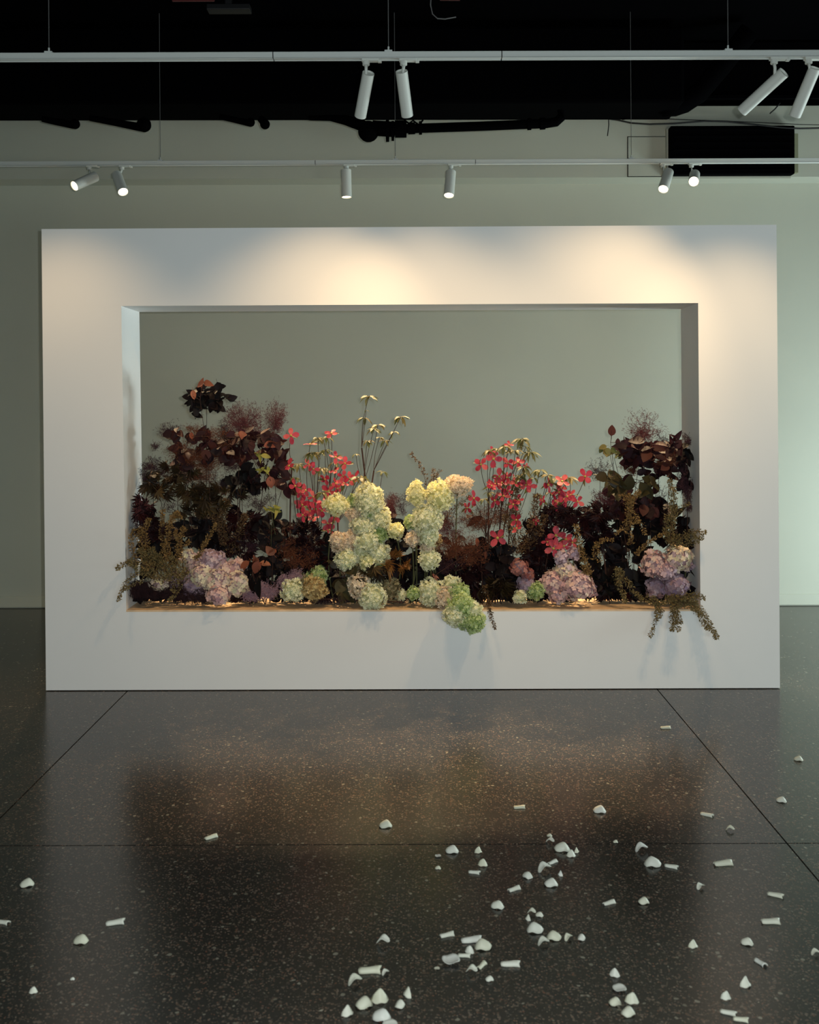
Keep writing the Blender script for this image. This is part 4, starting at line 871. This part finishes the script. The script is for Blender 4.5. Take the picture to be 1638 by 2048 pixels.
# ------------------------------------------------------------------ pink dogwood
def dogflower(root, bp, px, py, d, r=14, tilt=None):
    p = PP(px, py, d); k = d/F
    t = tilt or (R.gauss(0, .6), -1, R.gauss(.5, .6))
    nn = Vector(t).normalized(); u = nn.orthogonal().normalized(); u.rotate(Matrix.Rotation(R.uniform(0, PI), 3, nn)); v = nn.cross(u)
    e = Matrix((u, v, nn)).transposed().to_euler(); s = r*k*R.uniform(.9, 1.1)
    f = inst('flower', BUTTON, M['button'], root, p-bp, e, s)
    for j in range(4):
        inst('bract', R.choice(BRACT), M['bract'], f, (.06*math.cos(j*PI/2), .06*math.sin(j*PI/2), 0), (R.uniform(-.15, .15), R.uniform(-.45, .25), j*PI/2+R.uniform(-.12, .12)), (R.uniform(.9, 1.1), R.uniform(.9, 1.15), 1))
    return p
def dogwood(label, base, fl, greens=(), d0=5.24, d1=5.34, name='dogwood_branch', grp='pink dogwood branches', fork=.45):
    bp = basept(base, 5.33); root = empty(name, bp, label, 'dogwood' if fl else 'foliage', grp); mb = MB(bp)
    mx = sum(f[0] for f in list(fl)+list(greens))/max(1, len(fl)+len(greens)); my = max([f[1] for f in list(fl)+list(greens)])
    kn = PP(base+(mx-base)*fork, min(1120, my+60), 5.34); mb.tube(curve(bp, kn, .05, 4), .004, 6)
    for f in fl:
        d = R.uniform(d0, d1); p = dogflower(root, bp, f[0], f[1], d, f[2] if len(f) > 2 else 14, f[3] if len(f) > 3 else None)
        mb.tube(curve(kn, p+Vector((0, .006, -.004)), .07, 5), .0016, 5)
        for q in range(2 if R.random() < .6 else 1):
            a = R.uniform(0, 2*PI); y = Vector((math.cos(a), R.uniform(-.3, .2), math.sin(a)*.6-.25))
            inst('leaf', R.choice(NARROW), M['dogleaf'], root, p+Vector((0, .012, -.004))-bp, orient(y, (R.gauss(0, .4), -.6, .7)), R.uniform(13, 19)*d/F)
    for g in greens:
        d = R.uniform(d0, d1+.05); p = PP(g[0], g[1], d); mb.tube(curve(kn, p, .05, 6), .0015, 5)
        n = g[2] if len(g) > 2 else 7; sz = g[3] if len(g) > 3 else 15
        for j in range(n):
            a = 2*PI*j/n+R.uniform(-.3, .3); y = Vector((math.cos(a), math.sin(a)*.7, R.uniform(-.55, .12)))
            inst('leaf', R.choice(NARROW), M['dogleaf'], root, p+y*.004-bp, orient(y, (0, -.25, 1)), sz*R.uniform(.8, 1.15)*d/F)
    mb.build('stem', M['stem'], root)
FRONT = (0, -1, .15)
dogwood('pink dogwood stem with a single open flower standing highest at left', 585, [(582, 871, 16, FRONT)])
dogwood('pink dogwood branch with side-on flowers just right of the smoke bush', 600, [(578, 932, 16), (590, 972, 14), (600, 984, 14), (605, 1006, 15)], [(597, 928, 7, 18), (590, 955, 5)])
dogwood('pink dogwood branch carrying the upper left flowers and green leaf fans', 625, [(620, 889, 14, (0, -.3, 1)), (618, 929, 14), (627, 938, 13), (611, 981, 13)], [(624, 906, 9, 20), (636, 876, 6), (645, 936, 8, 20), (640, 905, 7)])
dogwood('pink dogwood branch reaching up to the tallest pair of flowers left of centre', 655, [(663, 867, 15), (671, 915, 14), (690, 927, 14)], [(646, 876, 8, 15), (655, 874, 6), (650, 900, 8), (668, 925, 5)])
dogwood('pink dogwood branch crowded with small flowers right of the left group', 668, [(671, 942, 13), (686, 952, 13), (710, 956, 14), (650, 958, 14), (658, 982, 16, FRONT), (671, 967, 13), (700, 957, 13), (688, 967, 12), (676, 977, 12)], [(645, 985, 7, 18), (722, 955, 5, 26), (738, 966, 4, 26)])
dogwood('pink dogwood branch with the dense lowest flower cluster of the left group', 628, [(627, 994, 14), (605, 1010, 15), (620, 1023, 16), (632, 1018, 16), (644, 1021, 15), (605, 1030, 14), (627, 1038, 14), (646, 1006, 14), (656, 1048, 15), (658, 1060, 14), (671, 1033, 14)], [(616, 1045, 4)])
dogwood('tall bare dogwood stem topped by the highest green leaf umbrella', 716, [], [(738, 793, 9, 20), (728, 836, 9, 17), (732, 820, 3, 7)], grp=None, name='leafy_stem')
dogwood('leafy stem with two green umbrellas left of the right-leaning stem', 718, [], [(756, 850, 10, 18), (735, 882, 8, 15), (712, 908, 5, 11), (748, 858, 7, 16)], grp=None, name='leafy_stem')
dogwood('thin leafy stem whose green umbrella leans furthest to the right', 722, [], [(801, 834, 10, 18), (787, 864, 7, 14), (770, 881, 6, 14), (759, 875, 6, 14)], grp=None, name='leafy_stem')
dogwood('short leafy stem with one small green leaf tuft above the pale hydrangea stack', 745, [], [(765, 943, 6, 14)], grp=None, name='leafy_stem')
dogwood('pink dogwood branch with the upper left flowers of the right group', 975, [(962, 929, 16, FRONT), (987, 918, 17, FRONT), (984, 905, 13)], [(977, 901, 7, 18), (992, 897, 7, 16)], grp='pink dogwood branches')
dogwood('pink dogwood branch with flowers near the top centre of the right group', 985, [(1017, 926, 15), (1036, 925, 14), (1018, 890, 10), (1014, 955, 12)], [(1008, 893, 8, 18), (1017, 903, 6, 14), (1031, 901, 8, 18), (1048, 935, 8, 18)])
dogwood('dogwood stem of rounded green leaves at the peak of the right group', 995, [(1052, 932, 8)], [(1044, 878, 10, 22), (1061, 905, 10, 20), (1052, 893, 5, 16)])
dogwood('pink dogwood branch with deep pink flowers at the left of the right group', 965, [(983, 972, 15), (999, 953, 15), (990, 969, 15), (1004, 966, 14), (947, 997, 15), (935, 1016, 14), (990, 1001, 15), (1007, 992, 13)], [(968, 998, 7, 16), (978, 985, 4)])
dogwood('pink dogwood branch through the middle of the right group', 1000, [(1028, 961, 14), (1032, 967, 15), (1052, 970, 15), (1058, 972, 14), (1037, 1000, 14), (1015, 981, 13), (1026, 1009, 13)], [(1042, 952, 8, 18), (1050, 945, 7, 16), (1066, 955, 7, 16)])
dogwood('pink dogwood branch arching right with coral flowers', 1040, [(1096, 970, 17), (1124, 963, 16), (1119, 985, 14), (1084, 1001, 12)], [(1080, 940, 8, 18), (1096, 950, 6, 18), (1110, 957, 7, 20), (1136, 955, 6, 20), (1077, 988, 5)])
dogwood('pink dogwood branch with the low right-hand flower cluster', 1075, [(1115, 1010, 15), (1128, 999, 15), (1134, 993, 15), (1141, 990, 14), (1110, 1002, 13), (1155, 1003, 14), (1122, 975, 14)], [(1150, 990, 4), (1100, 985, 5)])
dogwood('dogwood twig ending in one isolated pink flower near the right smoke bush', 1120, [(1170, 953, 16, FRONT)], [(1140, 957, 4, 20)])
dogwood('dogwood twig with two glowing coral flowers in the dark right of centre', 1020, [(1033, 1040, 14), (1033, 1057, 15)], [])
dogwood('dogwood twig with one upright pink flower low in the dark gap', 990, [(995, 1076, 19, (0, -1, .1))], [])
dogwood('dogwood branch with the brightest low flowers above the peach hydrangea mound', 1110, [(1112, 1071, 20, (0, -1, .35)), (1107, 1097, 19, (-.3, -1, .1)), (1132, 1078, 15), (1128, 1092, 15), (1145, 1085, 13), (1095, 1084, 12), (1072, 1041, 10)], [])

# ------------------------------------------------------------------ small-leaved sprays
def sprays(label, base, strands, m, dens=1.0, ls=4.8, name='foliage_spray', grp='small-leaved sprays', wid=1.0):
    bp = basept(base, 5.3); root = empty(name, bp, label, 'foliage', grp)
    for (pts, d0, d1, *o) in strands:
        w_ = (o[0] if o else 6)*wid; n = len(pts); P3 = []
        for i, (x, y) in enumerate(pts):
            d = d0+(d1-d0)*i/(n-1); P3.append(P(x, y, d) if d < FRONTY+.0 else PP(x, y, d))
        # smooth subdivision
        Q = []
        for i in range(n-1):
            p0 = P3[max(i-1, 0)]; p1 = P3[i]; p2 = P3[i+1]; p3 = P3[min(i+2, n-1)]
            for s in range(6):
                t = s/6; Q.append(.5*((2*p1)+(p2-p0)*t+(2*p0-5*p1+4*p2-p3)*t*t+(3*p1-p0-3*p2+p3)*t**3))
        Q.append(P3[-1]); mb = MB(bp); mb.tube(Q, [.0016*(1-.6*i/len(Q)) for i in range(len(Q))], 5)
        sg = mb.build('sprig', M['stem'], root)
        L = sum((b-a).length for a, b in zip(Q, Q[1:])); k = d0/F; cnt = int(dens*L/k*2.6*max(1, w_/6)); V = []; Fc = []
        for c_ in range(cnt):
            t = R.random(); u = t*(len(Q)-1.001); i = int(u); p = Q[i].lerp(Q[i+1], u-i); dr = (Q[i+1]-Q[i]).normalized()
            rad = w_*k*(1-.55*t)*R.random(); a = R.uniform(0, 2*PI)
            n1 = dr.cross(Vector((0, 1, 0))); n1 = n1.normalized() if n1.length > 1e-5 else Vector((1, 0, 0)); n2 = dr.cross(n1)
            of = n1*math.cos(a)+n2*math.sin(a)*.7; p = p+of*rad
            y = (dr*R.uniform(.2, 1)+of*R.uniform(.4, 1)+Vector((R.gauss(0, .3), R.gauss(0, .3), R.gauss(0, .3)))).normalized()
            z = Vector((R.gauss(0, 1), R.gauss(-.6, 1), R.gauss(.3, 1))); x = y.cross(z).normalized(); l = ls*k*R.uniform(.6, 1.2)
            q = len(V); V += [p, p+y*l*.5+x*l*.24, p+y*l, p+y*l*.5-x*l*.24]; Fc.append((q, q+1, q+2, q+3))
        if d0 > FRONTY-.02:
            for v in V:
                if v.y > FRONTY-.004: v.x = max(XJL+.002, min(XJR-.002, v.x)); v.z = max(SILLZ+.002, v.z)
        b = MB(bp); b.add(V, Fc); b.build('sprig_leaves', M[m], sg, kind='stuff')
    return root
A = 5.155   # just in front of the frame face
sprays('golden olive spray rising highest in the left corner', 320, [([(335, 1150), (326, 1100), (324, 1055), (326, 1020)], 5.24, 5.22, 7), ([(345, 1140), (332, 1095), (342, 1045), (356, 1025)], 5.22, 5.2, 10), ([(340, 1120), (335, 1070), (345, 1035), (362, 1034)], 5.2, 5.2, 8)], 'sprayw')
sprays('golden olive spray right of the highest one in the left corner', 350, [([(350, 1150), (355, 1110), (360, 1075), (368, 1055)], 5.21, 5.2, 9), ([(370, 1150), (362, 1110), (358, 1080), (350, 1062)], 5.21, 5.2, 7), ([(350, 1120), (365, 1095), (380, 1082)], 5.2, 5.2, 6)], 'sprayw')
sprays('golden olive spray hugging the left jamb', 290, [([(310, 1160), (300, 1110), (290, 1070), (298, 1038)], 5.21, 5.2, 8), ([(300, 1130), (285, 1095), (278, 1068), (284, 1056)], 5.19, 5.18, 10), ([(300, 1140), (272, 1115), (262, 1085), (268, 1060)], 5.17, 5.15, 7)], 'sprayw')
sprays('dense olive green spray filling the lower left corner', 300, [([(330, 1165), (300, 1150), (275, 1135), (258, 1120)], 5.19, A, 13), ([(340, 1165), (310, 1140), (290, 1115), (280, 1098)], 5.19, 5.18, 13), ([(350, 1160), (325, 1135), (308, 1112), (302, 1095)], 5.2, 5.19, 13), ([(365, 1160), (345, 1140), (325, 1125), (315, 1110)], 5.2, 5.19, 12), ([(375, 1150), (355, 1130), (340, 1110)], 5.2, 5.19, 10)], 'spray', dens=1.1)
sprays('olive sprig hanging out over the left face of the frame', 280, [([(310, 1135), (275, 1128), (250, 1127), (233, 1138)], 5.18, 5.11, 7), ([(300, 1145), (268, 1150), (248, 1172), (236, 1203)], 5.18, 5.09, 5), ([(290, 1160), (262, 1172), (246, 1180)], 5.18, 5.12, 3)], 'spray')
sprays('olive sprig trailing down across the threadleaf maple', 350, [([(375, 1140), (362, 1170), (348, 1190), (338, 1202)], 5.17, 5.15, 6), ([(360, 1145), (350, 1165), (345, 1180)], 5.18, 5.16, 6)], 'spray')
sprays('thin golden sprig slanting up over the lilac hydrangeas', 385, [([(390, 1120), (405, 1095), (420, 1070), (432, 1048)], 5.2, 5.18, 5), ([(392, 1118), (400, 1108), (415, 1080)], 5.2, 5.18, 4)], 'sprayw', dens=1.2)
sprays('bronze sprays mixed through the middle left mass', 450, [([(460, 1110), (450, 1070), (445, 1030), (455, 1000)], 5.3, 5.24, 14), ([(470, 1100), (480, 1060), (490, 1030)], 5.3, 5.26, 12), ([(450, 1090), (440, 1060), (425, 1030)], 5.3, 5.24, 12)], 'sprayb')
sprays('thin bare bronze twig rising behind the right hydrangea stack', 870, [([(862, 1010), (852, 965), (840, 930), (822, 908)], 5.36, 5.32, 6), ([(860, 985), (866, 960), (868, 938)], 5.36, 5.34, 8), ([(856, 975), (872, 955), (880, 940)], 5.36, 5.34, 7)], 'sprayb', dens=.55)
sprays('dark small-leaved twig angling right of the right hydrangea stack', 900, [([(900, 1050), (915, 1010), (930, 1000), (940, 990)], 5.34, 5.3, 5), ([(895, 1035), (910, 1015), (925, 1008)], 5.34, 5.3, 4)], 'sprayb', dens=.5)
sprays('bronze heather sprays filling under the right dogwood', 1040, [([(1040, 1110), (1035, 1060), (1030, 1010), (1035, 975)], 5.34, 5.28, 14), ([(1050, 1110), (1060, 1060), (1070, 1020), (1075, 990)], 5.32, 5.27, 14), ([(1035, 1110), (1020, 1070), (1010, 1030)], 5.32, 5.27, 13), ([(1060, 1090), (1080, 1060), (1090, 1030)], 5.3, 5.26, 12)], 'sprayb', dens=.8)
sprays('rusty sprig drooping over the sill edge in the middle', 965, [([(968, 1170), (975, 1195), (980, 1225), (990, 1257)], 5.24, 5.12, 5)], 'sprayb', dens=1.2)
sprays('golden sprays beside the lilac and dogwood right of the mound', 1165, [([(1175, 1160), (1168, 1120), (1158, 1085), (1152, 1050)], 5.22, 5.2, 9), ([(1190, 1120), (1190, 1095), (1205, 1080), (1226, 1080)], 5.21, 5.19, 6), ([(1180, 1150), (1172, 1130), (1165, 1105)], 5.2, 5.2, 8), ([(1200, 1125), (1198, 1100), (1192, 1085)], 5.2, 5.2, 5)], 'sprayw')
sprays('golden spray standing in the middle of the right bush', 1262, [([(1262, 1090), (1258, 1040), (1262, 1005), (1278, 982)], 5.2, 5.19, 9), ([(1258, 1020), (1255, 1000), (1242, 990)], 5.2, 5.19, 9), ([(1265, 1050), (1262, 1015), (1258, 990)], 5.2, 5.19, 10), ([(1255, 1040), (1245, 1055), (1232, 1068)], 5.2, 5.18, 6), ([(1268, 1030), (1282, 1045), (1290, 1068)], 5.2, 5.18, 7)], 'sprayw')
sprays('thin golden sprig slanting above the right-hand lilac hydrangeas', 1275, [([(1272, 1110), (1285, 1095), (1305, 1080), (1330, 1066)], 5.19, 5.17, 5)], 'sprayw', dens=1.3)
sprays('tall olive spray rising along the right jamb', 1340, [([(1345, 1110), (1340, 1060), (1344, 1010), (1340, 960)], 5.22, 5.2, 8), ([(1340, 1080), (1345, 1040), (1350, 1005), (1348, 975)], 5.2, 5.2, 8), ([(1345, 1030), (1360, 1018), (1378, 1008)], 5.2, 5.19, 7), ([(1338, 1085), (1330, 1060), (1335, 1030)], 5.2, 5.2, 8), ([(1342, 1095), (1355, 1080), (1350, 1070)], 5.19, 5.18, 9)], 'spray')
sprays('olive spray poking out past the right jamb at mid height', 1370, [([(1350, 1085), (1370, 1068), (1390, 1062), (1411, 1064)], 5.19, 5.11, 7), ([(1350, 1090), (1375, 1088), (1395, 1080), (1405, 1070)], 5.19, 5.12, 9), ([(1355, 1080), (1375, 1075), (1390, 1072)], 5.19, 5.13, 10)], 'spray')
sprays('olive spray curving down left of the right-hand hydrangeas', 1240, [([(1240, 1135), (1235, 1160), (1245, 1185), (1250, 1205)], 5.2, 5.17, 9), ([(1232, 1138), (1255, 1165), (1270, 1185), (1285, 1200)], 5.2, 5.17, 8), ([(1235, 1135), (1240, 1150), (1238, 1170)], 5.2, 5.18, 9)], 'spray')
sprays('olive spray hanging over the front edge, leftmost of the right overhang', 1310, [([(1300, 1195), (1316, 1212), (1312, 1240), (1300, 1272)], 5.17, 5.10, 7), ([(1290, 1195), (1310, 1202), (1330, 1206)], 5.17, 5.14, 9), ([(1310, 1205), (1322, 1222), (1318, 1235)], 5.16, 5.11, 7)], 'spray', dens=1.2)
sprays('olive spray hanging straight down in the middle of the right overhang', 1345, [([(1340, 1195), (1350, 1215), (1350, 1240), (1358, 1262)], 5.17, 5.10, 8), ([(1345, 1200), (1346, 1225), (1344, 1262)], 5.16, 5.10, 7), ([(1352, 1205), (1356, 1230), (1362, 1245)], 5.16, 5.11, 7)], 'spray', dens=1.3)
sprays('longest olive spray arching down to the right of the overhang', 1375, [([(1360, 1195), (1390, 1208), (1410, 1232), (1424, 1258), (1434, 1276)], 5.17, 5.08, 8), ([(1370, 1205), (1396, 1225), (1408, 1245), (1416, 1258)], 5.17, 5.09, 7), ([(1365, 1200), (1388, 1212), (1402, 1230)], 5.17, 5.10, 8)], 'spray', dens=1.3)
sprays('short olive spray sticking out right over the jamb foot', 1380, [([(1345, 1200), (1370, 1192), (1392, 1190), (1409, 1196)], 5.17, 5.10, 9), ([(1350, 1205), (1375, 1205), (1395, 1206)], 5.17, 5.12, 9), ([(1330, 1200), (1350, 1195), (1370, 1198)], 5.17, 5.13, 10)], 'spray')

# ------------------------------------------------------------------ fallen petals
def petalmesh(kind, seed):
    rr = random.Random(seed); n = 7; V = []; Fc = []
    for i in range(n+1):
        for j in range(n+1):
            u = i/n*2-1; v = j/n*2-1
            # square to rounded petal outline
            x = u*math.sqrt(1-v*v*.42); y = v*math.sqrt(1-u*u*.42)
            if kind == 'cup':      # cupped dome
                z = .80*(1-.85*(x*x+y*y))+.06*math.sin(5*x); y *= .7
            elif kind == 'roll':   # rolled lengthwise, flared ends
                x = u; g = 1+.22*u*u*(1 if seed else .3)+.15*u; a = v*1.75; z = .28*math.cos(a)*g*(1-.18*u*u*u*u)+.08; y = .32*math.sin(a)*g+.10*math.sin(2.2*u); x += .06*math.sin(4*v)
            elif kind == 'tent':   # folded up to a point
                z = .88*(1-abs(x)**1.9)*(.55+.45*v)+.05+.05*math.sin(6*x+seed); y = y*.34+.35*x*x
            elif kind == 'bend':   # two lobes with a saddle
                z = .20*math.cos(2.6*x)+.26*x*x*x+.30; z += .3*y*y; y *= .55
            else:                  # flat scoop
                z = .14+.26*(x*x+y*y)+.07*math.sin(4*x+seed); y *= .8
            V.append((x, y, max(0, z)))
    for i in range(n):
        for j in range(n):
            k = i*(n+1)+j; Fc.append((k, k+n+1, k+n+2, k+1))
    zmin = min(v[2] for v in V); V = [(a, b, c-zmin) for a, b, c in V]
    bm = bmesh.new(); vs = [bm.verts.new(v) for v in V]
    for f in Fc: bm.faces.new([vs[i] for i in f])
    bm.normal_update(); bmesh.ops.solidify(bm, geom=bm.faces[:], thickness=.035); bmesh.ops.recalc_face_normals(bm, faces=bm.faces[:])
    me = bpy.data.meshes.new('flower_petal'); bm.to_mesh(me); bm.free(); me.shade_smooth()
    zmin = min(v.co.z for v in me.vertices)
    for v in me.vertices: v.co.z -= zmin
    return me
M['petal'] = mat('rose_petal', (.78, .78, .66), .5, .35, vary=[(.80, .80, .71), (.74, .73, .56), (.82, .82, .76)], trans=.25)
PET = {k: [petalmesh(k, i) for i in range(2)] for k in ('cup', 'roll', 'tent', 'bend', 'flat')}
for k in PET:
    for me in PET[k]: me.materials.append(M['petal'])
KW = {'cup': 'cupped', 'roll': 'rolled', 'tent': 'peaked', 'bend': 'bent', 'flat': 'flattish'}
PL = [  # px, py, width px, kind, image angle, where
 (1331, 1454, 20, 'roll', -5, 'furthest back, just left of the right floor joint near the frame'),
 (1597, 1519, 18, 'cup', -30, 'highest one beyond the right floor joint'),
 (1563, 1601, 20, 'cup', -30, 'beyond the right floor joint, nearer than the highest one'),
 (1039, 1612, 22, 'roll', 4, 'yellowish, alone at the lower edge of the warm reflection'),
 (1199, 1619, 26, 'cup', -12, 'alone above the cross joint right of centre'),
 (1414, 1628, 24, 'roll', -35, 'just left of the right joint above the cross joint'),
 (1460, 1660, 17, 'bend', -20, 'small, next to the right joint just above the cross joint'),
 (771, 1647, 27, 'cup', 10, 'the only one near the middle line above the cross joint'),
 (422, 1669, 26, 'roll', 32, 'the only one above the cross joint on the left'),
 (1099, 1671, 11, 'cup', -10, 'tiny, topmost of the central scatter'),
 (1100, 1683, 18, 'bend', -25, 'small, just below the tiny topmost one of the central scatter'),
 (1231, 1684, 10, 'cup', 0, 'tiny, on the cross joint right of the central scatter'),
 (1124, 1694, 32, 'cup', -10, 'large, on the cross joint in the central scatter'),
 (1143, 1711, 19, 'tent', 0, 'upright, left of a touching pair below the cross joint'),
 (1155, 1703, 14, 'tent', 60, 'upright, right of a touching pair below the cross joint'),
 (904, 1698, 27, 'cup', -6, 'leftmost one just below the cross joint'),
 (958, 1703, 17, 'tent', 20, 'upright, second from left just below the cross joint'),
 (876, 1735, 12, 'cup', 0, 'tiny yellowish, left of the central scatter'),
 (876, 1711, 12, 'flat', 0, 'tiny faint, between the leftmost and the tiny yellowish one'),
 (965, 1729, 20, 'tent', -5, 'small triangular, under the second upright one'),
 (949, 1742, 22, 'roll', -20, 'thin, lowest of the small group left of the central scatter'),
 (1105, 1722, 22, 'roll', 35, 'behind the forked one in the central scatter'),
 (1089, 1737, 28, 'bend', 25, 'forked, in the middle of the central scatter'),
 (1055, 1750, 22, 'cup', -50, 'left side of the central scatter'),
 (1119, 1749, 14, 'tent', -70, 'narrow upright, right side of the central scatter'),
 (1102, 1765, 28, 'cup', 8, 'wide, at the bottom of the central scatter'),
 (1028, 1775, 26, 'roll', 18, 'curled, below left of the central scatter'),
 (995, 1809, 27, 'cup', -20, 'alone, left below the central scatter'),
 (1283, 1698, 26, 'bend', 15, 'forked, on the cross joint right of centre'),
 (1305, 1724, 34, 'cup', 175, 'wide boat-shaped, below the forked one on the cross joint'),
 (1343, 1731, 25, 'roll', -28, 'right of the wide boat-shaped one'),
 (1446, 1723, 37, 'roll', 4, 'long, left of the right joint below the cross joint'),
 (1401, 1775, 18, 'bend', 30, 'small squarish, below the long one near the right joint'),
 (1551, 1788, 29, 'roll', -28, 'rightmost one between the cross joint and the right edge'),
 (1218, 1803, 26, 'roll', 12, 'alone right of the central scatter at its lower level'),
 (1287, 1802, 23, 'cup', 10, 'small, right of the one alone at the lower level'),
 (1541, 1840, 35, 'roll', -8, 'long curled, near the right edge below the joint'),
 (1063, 1825, 18, 'bend', -30, 'upper left of the ring of four'),
 (1079, 1829, 16, 'cup', -30, 'upper right of the ring of four'),
 (1054, 1837, 16, 'tent', -70, 'left of the ring of four'),
 (1070, 1855, 34, 'cup', 178, 'largest and lowest of the ring of four'),
 (894, 1866, 28, 'roll', 18, 'small pinkish, leftmost of the lower middle cluster'),
 (943, 1874, 40, 'roll', 2, 'long, at the top of the lower middle cluster'),
 (966, 1888, 35, 'cup', 178, 'touching the long one in the lower middle cluster'),
 (902, 1917, 36, 'flat', 5, 'broad flat, at the left of the lower middle cluster'),
 (929, 1908, 24, 'roll', -5, 'joined to the right of the broad flat one'),
 (938, 1903, 20, 'tent', -20, 'bright upright, in the lower middle cluster'),
 (963, 1928, 25, 'roll', 55, 'steeply tilted, at the bottom of the lower middle cluster'),
 (943, 1941, 24, 'bend', -15, 'lowest of the lower middle cluster'),
 (1021, 1923, 37, 'roll', -4, 'long, alone right of the lower middle cluster'),
 (979, 1957, 17, 'cup', 10, 'small, alone below the lower middle cluster'),
 (874, 1936, 11, 'flat', 0, 'tiny, left below the broad flat one'),
 (1087, 1885, 24, 'bend', 18, 'left of the row of four right of the lower middle cluster'),
 (1108, 1871, 30, 'cup', 170, 'second in the row of four right of the lower middle cluster'),
 (1137, 1876, 19, 'bend', 35, 'third in the row of four right of the lower middle cluster'),
 (1163, 1875, 19, 'cup', 60, 'rounded, rightmost in the row of four'),
 (1228, 1950, 22, 'tent', -30, 'top of the lower right column'),
 (1239, 1975, 27, 'flat', -3, 'second in the lower right column'),
 (1230, 2003, 26, 'cup', 10, 'left in the bottom of the lower right column'),
 (1264, 2003, 29, 'tent', 0, 'right in the bottom of the lower right column'),
 (1256, 2023, 30, 'cup', 25, 'lowest of the lower right column'),
 (1388, 1893, 21, 'tent', 20, 'small, alone right of the row of four'),
 (1494, 1884, 25, 'cup', -15, 'near the right, above the rectangular one'),
 (1521, 1924, 26, 'roll', -65, 'rectangular, near the right edge'),
 (1631, 1908, 18, 'bend', 10, 'cut by the right picture edge'),
 (1494, 1970, 27, 'tent', 35, 'wing-shaped, right of the lowest right pair'),
 (1453, 1997, 22, 'tent', 10, 'small arched, above the lowest right pair'),
 (1457, 2023, 30, 'roll', -30, 'left of the lowest right pair'),
 (1482, 2037, 28, 'roll', -22, 'right of the lowest right pair'),
 (766, 1882, 28, 'bend', -12, 'alone at the upper left of the near cluster'),
 (740, 1934, 43, 'roll', -3, 'long, above the nearest cluster'),
 (771, 1945, 16, 'bend', 30, 'tiny, right of the long one above the nearest cluster'),
 (710, 1961, 29, 'bend', 25, 'zigzag, left above the nearest cluster'),
 (812, 1986, 26, 'tent', -70, 'upright, top right of the nearest cluster'),
 (800, 2007, 24, 'cup', 60, 'leaning under the upright one of the nearest cluster'),
 (697, 2025, 27, 'tent', 35, 'leftmost of the nearest cluster'),
 (728, 2003, 36, 'cup', 30, 'broad, second from left in the nearest cluster'),
 (760, 1998, 36, 'tent', 0, 'tallest triangular, middle of the nearest cluster'),
 (763, 2028, 38, 'cup', -15, 'broad, under the tallest triangular one'),
 (780, 2046, 30, 'flat', 0, 'cut by the bottom picture edge in the nearest cluster'),
 (54, 1762, 28, 'cup', 25, 'bluish white, upper one near the left picture edge'),
 (7, 1838, 26, 'roll', -20, 'cut by the left picture edge'),
 (231, 1838, 34, 'roll', 2, 'straight, alone at lower left'),
 (162, 1875, 30, 'cup', -10, 'heart-shaped, at lower left'),
 (66, 1981, 17, 'tent', 10, 'small, lowest one at far left'),
 (145, 1955, 9, 'cup', 0, 'tiniest, at lower left'),
]
for (px, py, wpx, kd, ang, where) in PL:
    v = (py+wpx*.22-806)/F; d = CAMZ/v; p = P(px, py+wpx*.22, d); p.z = 0
    s = wpx*d/F*.5
    o = ob('flower_petal', R.choice(PET[kd]), None, None, (p.x, p.y, .0004))
    o.rotation_euler = (0, 0, math.radians(ang)+R.uniform(-.12, .12)); hh = {'tent': 1.25, 'cup': 1.0, 'roll': 1.1, 'bend': 1.15, 'flat': 1}[kd]
    o.scale = (s, s*1.15, s*hh*1.2)
    if len(('%s white petal on the floor, ' % KW[kd]+where).split()) > 16: print('LONG', where)
    tag(o, '%s white petal, %s' % (KW[kd], where), 'petal', 'fallen white petals on the floor')
for k, v in used_labels.items():
    if v > 1 or not 4 <= len(k.split()) <= 16: print('LABEL', v, len(k.split()), k)
print('LEAVES', CNT, 'objects', len(bpy.data.objects))
